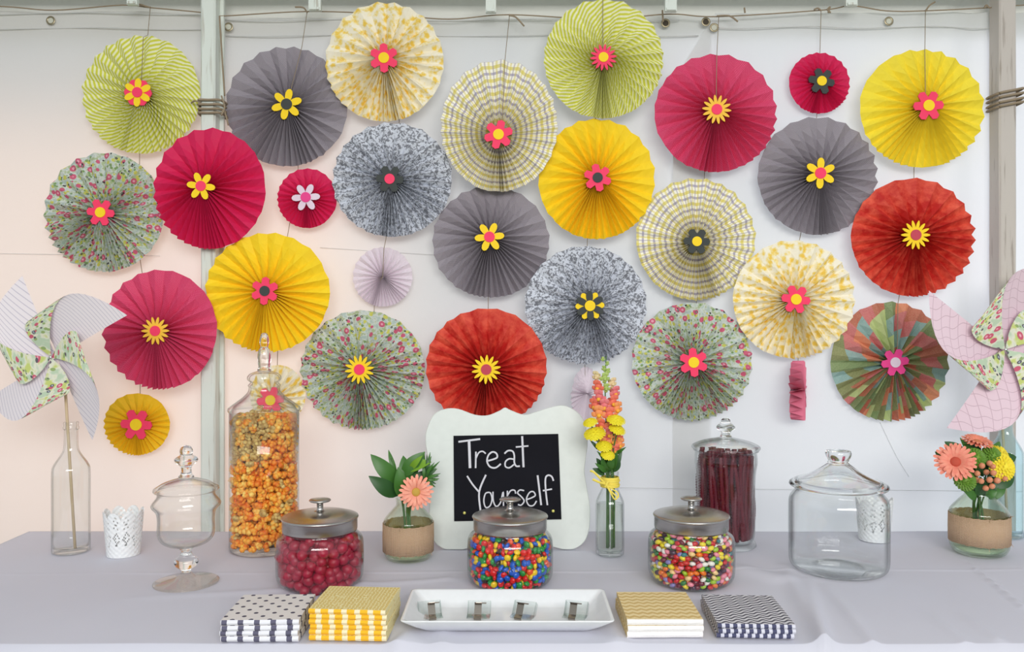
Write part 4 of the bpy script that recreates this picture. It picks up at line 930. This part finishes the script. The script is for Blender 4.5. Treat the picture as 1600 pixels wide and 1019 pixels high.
snapdragon('shorter peach snapdragon low in the bunch of the slim bottle', bm2, [bm2, locM + Vector((-.002, .002, .17)), VM(953, 715), VM(954, 660)], fl2)
for i, (x, y, r, fc, lb) in enumerate(((922, 656, 9.5, (-.3, -.5, 1), 'upper left'), (963, 652, 12, (.1, -.45, 1), 'upper right'), (929, 673, 14, (-.2, -.5, 1), 'middle left'), (965, 667, 11, (.3, -.5, 1), 'middle right'), (944, 693, 10.5, (0, -.6, 1), 'lower'), (950, 707, 9, (.1, -.7, 1), 'lowest'))):
    b_ = locM + Vector((.008 * math.cos(i * 1.7), .007 * math.sin(i * 1.7), .014))
    pom('button_chrysanthemum', f'small yellow chrysanthemum, {lb} one around the snapdragons in the slim bottle', VM(x, y + 3, -.032 - .004 * (i % 2)), fc, r / F * 1.82, b_, [b_, locM + Vector((.008 * math.cos(i * 1.7), .007 * math.sin(i * 1.7), .17)), VM((x + 952) / 2, y + 35 if y < 680 else 725, -.015), VM(x, y + 6, -.03)], (232, 210, 10), (250, 236, 50), .32, 80)
lv = []
for k, (x0, y0, x1, y1, w_) in enumerate(((948, 738, 930, 724, .012), (945, 742, 926, 732, .014), (950, 738, 940, 712, .014), (958, 738, 972, 702, .012), (957, 735, 965, 705, .016), (960, 738, 968, 715, .014), (948, 728, 933, 705, .01), (938, 705, 922, 688, .008), (955, 730, 952, 700, .016), (952, 738, 946, 712, .018), (960, 710, 978, 699, .008), (925, 690, 916, 678, .006), (950, 736, 958, 710, .018), (940, 730, 932, 716, .012))):
    lv.append((VM(x0, y0, -.005), VM(x1, y1, -.03 + .02 * (k % 2)), w_, (R_.uniform(-.5, .5), -1, .2), k % 2))
b_ = locM + Vector((.010, .003, .014)); sprig('leafy_sprig', 'dark green leaves below the flowers of the slim bottle', 'foliage', b_, [b_, locM + Vector((.008, .0, .17)), VM(955, 725), VM(955, 705)], lv, GREEN, .002)

# --- pinwheels
def pin_mat(name, lined):
    t = NT(name); uv = t.uv(); u, v, _ = t.xyz(uv)
    bg = t.ramp(t.noise(uv, 60, 2), [(0.42, lin((190, 208, 180))), (0.52, lin((228, 226, 208))), (0.62, lin((198, 208, 120)))])
    def spots(scale, size, colr, base, seed, ring=None):
        mp = t.n('Mapping', Vector=uv); mp.inputs['Location'].default_value = (seed, seed * .7, 0); vo = t.n('TexVoronoi', Vector=mp.outputs[0], Scale=scale)
        keep = t.math('GREATER_THAN', t.xyz(vo.outputs['Color'])[0], .4); o = t.mix(t.math('MULTIPLY', keep, t.math('LESS_THAN', vo.outputs['Distance'], size)), base, colr)
        return t.mix(t.math('MULTIPLY', keep, t.math('LESS_THAN', vo.outputs['Distance'], size * .45)), o, ring) if ring else o
    fl = spots(110, .3, lin((150, 172, 110)), bg, 2.2); fl = spots(78, .38, lin((204, 92, 116)), fl, 4.4, lin((236, 170, 184))); fl = spots(95, .28, lin((98, 92, 100)), fl, 9.1, lin((176, 190, 200)))
    if lined: ln = t.math('LESS_THAN', t.math('FRACT', t.math('DIVIDE', t.math('ADD', u, v), .0105)), .18); white = t.mix(ln, lin((234, 226, 230)), lin((200, 192, 204)))
    else:
        a = t.math('LESS_THAN', t.math('FRACT', t.math('DIVIDE', u, .021)), .07); b = t.math('LESS_THAN', t.math('FRACT', t.math('DIVIDE', t.math('ADD', v, t.math('MULTIPLY', t.math('SINE', t.math('MULTIPLY', u, 150)), .003)), .021)), .07)
        white = t.mix(t.math('MAXIMUM', a, b), lin((230, 204, 214)), lin((204, 174, 186)))
    back = t.n('NewGeometry').outputs['Backfacing']
    return t.done(t.principled(t.mix(back, white, fl), .75))
def pinwheel(label, hubp, tipL, ang, yaw, pitch, mat, stick_to, stick_dx=0.0):
    o = empty('pinwheel', hubp); tag(o, label, 'pinwheel'); M = Euler((pitch, 0, yaw)).to_matrix().to_4x4()
    for b in range(4):
        a = ang + b * PI / 2; Q = Vector((math.cos(a), 0, math.sin(a))) * tipL; Pc = Vector((math.cos(a + PI / 2), 0, math.sin(a + PI / 2))) * tipL
        n = 14; vs = []; uvs = []; fs = []
        for i in range(n + 1):
            s = i / n
            for j in range(n + 1):
                t_ = j / n; lift = Vector((0, -1, 0))
                P2 = Q * s + lift * (.002 + .012 * s * (1 - s)); P0 = (Pc * .46 + Q * (.15 - .42 * s)) * math.sin(PI * s) ** .8 if 0 < s < 1 else Vector((0, 0, 0)); P0 = P0 + lift * (0.018 * s + .02 * math.sin(PI * s)); P1 = (Pc * .92 + Q * .58) * s + lift * (.075 * s)
                q = P0 * (1 - t_) ** 2 + P1 * 2 * t_ * (1 - t_) + P2 * t_ ** 2; vs.append(M @ q)
                flat = (Q * t_ + Pc * (1 - t_)) * s; uvs.append((flat.x + b * .3, flat.z))
        for i in range(n):
            for j in range(n): fs.append((i * (n + 1) + j, i * (n + 1) + j + 1, (i + 1) * (n + 1) + j + 1, (i + 1) * (n + 1) + j))
        obj('paper_blade', vs, fs, mat, o, True, uvs)
    m = MB(); m.lathe([(0, .0), (.0045, .0), (.0045, .002), (0, .004)], 16, 0, M @ Matrix.Translation((0, -.020, 0)) @ Matrix.Rotation(PI / 2, 4, 'X')); m.build('hub_pin', CHROME, o)
    m = MB(); m.tube([Vector((stick_dx, .004, .01)), Vector(stick_to) - hubp], .0032, 8); m.build('wooden_stick', plain('pale_wood', (206, 184, 150), .7), o)
    m = MB(); m.tube([M @ Vector((0, -.018, 0)), Vector((0, .006, 0))], .0012, 6); m.build('pin_shaft', CHROME, o)
    return o
hubL = P(90, 558, locBL.y - .01); pinwheel('paper pinwheel with striped white backs, in the bottle at the left', hubL, .205, math.radians(27), math.radians(-14), 0, pin_mat('lined_floral_paper', True), locBL + Vector((.009, 0, .008)), .010)
hubR = P(1562, 546, locBR.y - .01); pinwheel('paper pinwheel with pink-lined blades, in the bottle at the right', hubR, .232, math.radians(53), math.radians(8), 0, pin_mat('grid_floral_paper', False), locBR + Vector((.004, 0, .008)))

# --- chalkboard sign
YS = 1.885; lean = math.radians(7); zb = TZ; WHITE = plain('white_painted_board', (216, 222, 216), .45); BOARD = NT('chalkboard')
_n = BOARD.noise(BOARD.obj(), 14, 4); BOARD = BOARD.done(BOARD.principled(BOARD.mix(_n, lin((12, 12, 18)), lin((24, 24, 32))), .85, Specular_IOR_Level=0.2))
SB = empty('chalkboard_sign', (P(792, 860, YS).x, YS, TZ), (-lean, 0, 0)); tag(SB, 'white scalloped sign with a chalkboard centre reading Treat Yourself', 'sign')
def onboard(px, py, off=0.0):
    """pixel -> sign's local coordinates on its front plane"""
    d = Vector(((px - 800) / F, 1, -(py - 500) / F)); n = Vector((0, math.cos(lean), -math.sin(lean))); p0 = SB.location; c = Vector((0, 0, CZ))
    t = (p0 - c).dot(n) / d.dot(n); q = c + d * t - p0
    return Vector((q.x, -off, q.dot(Vector((0, math.sin(lean), math.cos(lean))))))
outl = [(789, 637), (798, 641), (819, 648), (839, 643), (862, 636), (882, 634), (903, 645), (914, 663), (918, 690), (915, 717), (913, 738), (917, 763), (922, 798), (919, 832), (909, 850), (890, 859), (867, 855), (845, 848), (820, 847), (790, 853), (760, 848), (729, 857), (709, 860), (691, 856), (677, 843), (671, 815), (672, 780), (676, 752), (674, 735), (668, 710), (665, 689), (667, 671), (678, 648), (696, 639), (716, 639), (742, 648), (762, 649), (780, 642)]
pts = [onboard(*p) for p in outl]; pts2 = crom(pts[:], 4, True); 
zmin = min(p.z for p in pts2)
def ring_board(name, pts, y0, y1, mat, parent, bev=.0015):
    n = len(pts); c = sum(pts, Vector()) / n; vs = []; fs = []
    for y, s in ((y0 + bev, 0), (y0, bev), (y1, bev), (y1, 0)):
        for p in pts: d = (c - p).normalized(); q = p + d * s; vs.append((q.x, y, q.z))
    order = [(n, 0)]
    for k in range(n):
        k2 = (k + 1) % n; fs.append((k, k2, n + k2, n + k)); fs.append((k2, k, 3 * n + k, 3 * n + k2))
    fr = len(vs); vs.append((c.x, y0, c.z)); bk = len(vs); vs.append((c.x, y1, c.z))
    for k in range(n):
        k2 = (k + 1) % n; fs.append((fr, n + k, n + k2)); fs.append((bk, 3 * n + k2, 3 * n + k))
    return obj(name, vs, fs, mat, parent, False)
for p in pts2: p.z = max(p.z, 0.0005)
ring_board('white_board', pts2, -0.006, 0.006, WHITE, SB)
bq = [onboard(709, 681), onboard(872, 678), onboard(877, 811), onboard(710, 814)]
m = MB(); vs = [(p.x, -0.0061, p.z) for p in bq] + [(p.x, -0.0085, p.z) for p in bq]; m.add(vs, [(4, 5, 6, 7), (0, 1, 5, 4), (1, 2, 6, 5), (2, 3, 7, 6), (3, 0, 4, 7)]); cb = m.build('chalkboard', BOARD, SB, False)
CHALK = plain('chalk', (214, 214, 220), .9); m = MB()
def stroke(pts, wd=1.05):
    q = [onboard(700 + x / 3.92, 670 + y / 3.92) for x, y in pts]; q = crom(q, 5) if len(q) > 2 else q; vs = []; fs = []; w_ = 1.1 * wd / F * YS
    for i, p in enumerate(q):
        t = (q[min(i + 1, len(q) - 1)] - q[max(0, i - 1)]).normalized(); s = Vector((-t.z, 0, t.x)) * w_
        vs += [(p.x - s.x, -.0087, p.z - s.z), (p.x + s.x, -.0087, p.z + s.z), (p.x + s.x * .6, -.0092, p.z + s.z * .6), (p.x - s.x * .6, -.0092, p.z - s.z * .6)]
    for i in range(len(q) - 1):
        for k in range(4): fs.append((i * 4 + k, i * 4 + (k + 1) % 4, i * 4 + 4 + (k + 1) % 4, i * 4 + 4 + k))
    m.add(vs, fs)
stroke([(65, 80), (198, 63)], 1.35); stroke([(130, 72), (136, 240)], 1.9)
stroke([(172, 140), (170, 240)], 1.2); stroke([(171, 185), (188, 148), (212, 138), (232, 152)])
stroke([(246, 196), (280, 186), (302, 174), (296, 150), (272, 142), (248, 162), (240, 200), (258, 232), (292, 238), (324, 214)], 1.2)
stroke([(346, 152), (368, 134), (396, 138), (406, 165), (406, 205), (418, 228), (440, 228)], 1.2); stroke([(405, 186), (374, 184), (352, 202), (352, 230), (376, 238), (404, 218)], 1.1)
stroke([(454, 45), (462, 235)], 1.5); stroke([(415, 112), (492, 105)], 1.1)
stroke([(118, 288), (152, 340), (190, 385)], 1.2); stroke([(233, 281), (192, 385), (200, 500)], 1.3)
stroke([(252, 388), (230, 396), (220, 440), (232, 480), (258, 470), (270, 430), (262, 395), (250, 388)], 1.0)
stroke([(276, 384), (278, 440), (296, 474), (322, 450), (338, 385), (340, 470)], 1.0); stroke([(364, 378), (362, 455)], 1.0); stroke([(363, 410), (384, 378), (408, 376), (414, 396)], 1.0)
stroke([(466, 378), (440, 374), (426, 392), (448, 414), (466, 440), (448, 466), (428, 462)], 1.0)
stroke([(482, 432), (514, 420), (534, 406), (522, 384), (498, 390), (480, 430), (494, 466), (522, 468), (542, 440)], 1.0)
stroke([(548, 284), (570, 466)], 1.35); stroke([(645, 318), (634, 292), (612, 284), (596, 305), (598, 380), (608, 466)], 1.2); stroke([(580, 378), (636, 368)], 1.1)
q = m.build('chalk_writing', CHALK, cb, False); q['label'] = 'white chalk handwriting reading Treat Yourself'
for x, y in ((726, 801), (864, 798)):
    p = onboard(x, y); m = MB(); m.lathe([(.0035, 0), (.0033, .0015), (.0018, .0025), (0, .0028)], 16, 0, Matrix.Translation((p.x, -.0086, p.z)) @ Matrix.Rotation(PI / 2, 4, 'X')); m.build('pin', plain('brass_pin', (222, 216, 120), .3, Metallic=.3), cb)
m = MB(); m.box((0, 0.045, 0.095), (0.05, 0.006, 0.19), Matrix.Rotation(math.radians(-16), 4, 'X') @ Matrix.Translation((0, -0.0, 0.0))); 
stn = m.build('easel_leg', WHITE, SB, False); stn.rotation_euler = (math.radians(26), 0, 0); stn.location = (0, .004, .0)

# --- tray
TRAY = plain('white_porcelain', (236, 238, 240), .18)
o = empty('serving_tray', (-0.0075, 1.437, TZ + .0012)); tag(o, 'long white rectangular porcelain tray with sloping sides', 'tray')
def rr(hx, hy, r, n=6):
    out = []
    for cx, cy, a0 in ((hx - r, hy - r, 0), (-hx + r, hy - r, 90), (-hx + r, -hy + r, 180), (hx - r, -hy + r, 270)):
        for k in range(n + 1): a = math.radians(a0 + 90 * k / n); out.append((cx + r * math.cos(a), cy + r * math.sin(a)))
    return out
lay = [(0.135, 0.048, .012, 0.0), (0.142, 0.054, .014, 0.002), (0.158, 0.067, .012, 0.012), (0.1745, 0.081, .008, 0.0255), (0.1755, 0.082, .008, .0275), (0.1735, 0.080, .008, 0.028), (0.169, 0.0755, .008, 0.0265), (0.152, 0.062, .010, 0.012), (0.140, 0.052, .012, 0.0055), (0.132, 0.046, .012, 0.0045)]
vs = []; fs = []
for hx, hy, r, z in lay: vs += [(x, y + 0, z) for x, y in rr(hx, hy, r)]
n = 28
for i in range(len(lay) - 1):
    for k in range(n): fs.append((i * n + k, i * n + (k + 1) % n, (i + 1) * n + (k + 1) % n, (i + 1) * n + k))
fs.append(tuple(reversed(range(n)))); fs.append(tuple((len(lay) - 1) * n + k for k in range(n)))
m = MB(); m.add(vs, fs); m.build('dish', TRAY, o)
PLAST = glass_thin('clear_plastic', (0.93, 0.95, 0.94), (0.55, 0.6, 0.6))
DCH = NT('dark_metal'); DCH = DCH.done(DCH.principled((0.38, 0.34, 0.30), 0.2, Metallic=1.0))
def clipholder(x, y, rot, label):
    o = empty('clip_holder', (x, y, TZ + .0065), (math.radians(0), 0, rot)); tag(o, label, 'clip')
    m = MB(); M = Matrix.Rotation(math.radians(-38), 4, 'X')
    m.box((0, .012, .019), (.040, .0015, .036), M); m.box((-.0195, .016, .019), (.0012, .012, .034), M); m.box((.0195, .016, .019), (.0012, .012, .034), M); m.box((0, .012, .0015), (.040, .022, .0015)); m.build('clear_plate', PLAST, o, False)
    m = MB(); ps = [(0, -.010, .0025), (0, -.012, .006), (0, -.004, .009), (0, .004, .022), (0, .007, .0255), (0, .003, .0275)]
    vs = []; fs = []
    for p in ps:
        for sx in (-.0062, .0062):
            for dz in (0, .0012): vs.append((sx, p[1], p[2] + dz))
    for i in range(len(ps) - 1):
        b = i * 4
        for a_, c_ in ((0, 2), (3, 1), (1, 0), (2, 3)): fs.append((b + a_, b + c_, b + 4 + c_, b + 4 + a_))
    m.add(vs, fs); m.tube([(-.004, .006, .0265), (.014, .006, .0265)], .0011, 6); m.build('metal_clip', DCH, o, False)
CLB = ['clear plastic holder with metal clip, first from the left in the white tray', 'clear plastic holder with metal clip, second from the left in the white tray', 'clear plastic holder with metal clip, third from the left in the white tray', 'clear plastic holder with metal clip, rightmost in the white tray']
for (px, rt), lb in zip(((675, .25), (747, -.05), (812, -.35), (895, -.3)), CLB): clipholder((px - 800) / F * 1.43, 1.425, rt, lb)

# --- napkins
def nap_mats(kind):
    t = NT(kind + '_napkin_top'); u, v, _ = t.xyz(t.obj()); out = []
    if kind == 'polka':
        g = .0300
        fu = t.math('SUBTRACT', t.math('FRACT', t.math('DIVIDE', t.math('ADD', u, v), g)), .5); fv = t.math('SUBTRACT', t.math('FRACT', t.math('DIVIDE', t.math('SUBTRACT', u, v), g)), .5)
        d = t.math('SQRT', t.math('ADD', t.math('MULTIPLY', fu, fu), t.math('MULTIPLY', fv, fv))); col = t.mix(t.math('LESS_THAN', d, .18), lin((228, 222, 218)), lin((74, 70, 88)))
    elif kind == 'yellow':
        vo = t.n('TexVoronoi', {'feature': 'DISTANCE_TO_EDGE'}, Vector=t.obj(), Scale=170, Randomness=.35).outputs[0]; col = t.mix(t.math('LESS_THAN', vo, .16), lin((216, 184, 92)), lin((240, 226, 170)))
    elif kind == 'chevron':
        zz = t.math('PINGPONG', u, .0080); w_ = t.math('FRACT', t.math('DIVIDE', t.math('ADD', v, t.math('MULTIPLY', zz, .75)), .0165)); col = t.mix(t.math('LESS_THAN', w_, .55), lin((214, 182, 116)), lin((238, 216, 164)))
    else:
        mp = t.n('Mapping', Vector=t.obj()); w1 = t.n('TexVoronoi', {'distance': 'CHEBYCHEV'}, Vector=mp.outputs[0], Scale=78, Randomness=.12).outputs[0]
        r1 = t.math('SINE', t.math('MULTIPLY', u, 2 * PI / .021)); r2 = t.math('SINE', t.math('ADD', t.math('MULTIPLY', v, 2 * PI / .0115), t.math('MULTIPLY', r1, 2.2)))
        s = t.math('ADD', r2, t.math('MULTIPLY', w1, 0.01)); col = t.mix(t.math('GREATER_THAN', s, .1), lin((216, 214, 218)), lin((86, 84, 96)))
    top = t.done(t.principled(col, .85))
    t = NT(kind + '_napkin_fold'); u, v, z = t.xyz(t.obj())
    if kind == 'polka': c = t.mix(t.math('LESS_THAN', t.math('FRACT', t.math('ADD', t.math('DIVIDE', u, .0262), .35)), .34), lin((236, 236, 244)), lin((98, 96, 118)))
    elif kind == 'yellow': c = t.mix(t.math('LESS_THAN', t.math('FRACT', t.math('DIVIDE', u, .0215)), .58), lin((248, 232, 196)), lin((250, 190, 40)))
    elif kind == 'chevron': c = t.mix(t.noise(t.obj(), 400, 2), lin((236, 232, 228)), lin((250, 248, 248)))
    else: c = t.mix(t.math('LESS_THAN', t.math('FRACT', t.math('DIVIDE', u, .0125)), .55), lin((214, 214, 226)), lin((76, 78, 108)))
    return [top, t.done(t.principled(c, .85))]
def napkin_mesh(w_, d_, h, mats, fold):
    """folded paper napkin: rounded fold at the front, a seam between the leaves at the sides"""
    m = MB(); prof = [(-d_ / 2 + h * .15, 0), (-d_ / 2, h * .3), (-d_ / 2 - .0008, h * .5), (-d_ / 2, h * .78), (-d_ / 2 + h * .2, h)]
    nx = 12; rnd = random.Random(int(w_ * 1e5)); vs = []; fs = []; fm = []
    ring = [(-d_ / 2 + h * .2, 0), (-d_ / 2, h * .28), (-d_ / 2 - .0008, h * .5), (-d_ / 2, h * .75), (-d_ / 2 + h * .22, h), (0, h * 1.04), (d_ / 2, h * .96), (d_ / 2 + .0006, h * .5), (d_ / 2, 0.0004)]
    n = len(ring)
    for i in range(nx + 1):
        x = -w_ / 2 + w_ * i / nx
        for k, (y, z) in enumerate(ring): vs.append((x, y + rnd.uniform(-.0004, .0004), z))
    for i in range(nx):
        for k in range(n): fs.append((i * n + k, (i + 1) * n + k, (i + 1) * n + (k + 1) % n, i * n + (k + 1) % n)); fm.append(1 if k < 4 or k == 8 else 0)
    fs.append(tuple(range(n))); fm.append(0); fs.append(tuple(nx * n + k for k in reversed(range(n)))); fm.append(0)
    m.v = [Vector(v) for v in vs]; m.f = fs; m.fm = fm; return m
ORD = {6: ['topmost', 'second from the top', 'third from the top', 'third from the bottom', 'second from the bottom', 'bottom'], 5: ['topmost', 'second from the top', 'middle', 'second from the bottom', 'bottom'], 4: ['topmost', 'second from the top', 'second from the bottom', 'bottom'], 3: ['topmost', 'middle', 'bottom']}
for kind, cx, cy, w_, d_, h, n, rot, desc in (('polka', -.4085, 1.402, .125, .127, .0088, 4, .03, 'white napkin with dark polka dots'), ('yellow', -.262, 1.402, .126, .118, .0084, 6, -.05, 'yellow printed napkin with checked fold'), ('chevron', .249, 1.425, .124, .140, .0100, 3, .0, 'gold chevron napkin with white fold'), ('lattice', .400, 1.425, .125, .145, .0078, 3, -.04, 'grey geometric napkin with striped fold')):
    mats = nap_mats(kind)
    for k in range(n):
        m = napkin_mesh(w_, d_, h * .96, mats, 0); o = m.build('napkin', None, None, False, mats); o.location = (cx + R_.uniform(-.0015, .0015), cy + R_.uniform(-.0015, .0015), TZ + .0018 + (n - 1 - k) * h); o.rotation_euler = (0, 0, rot + R_.uniform(-.02, .02)); tag(o, f'{desc}, {ORD[n][k]} of its stack', 'napkin', f'{desc}s in one stack')
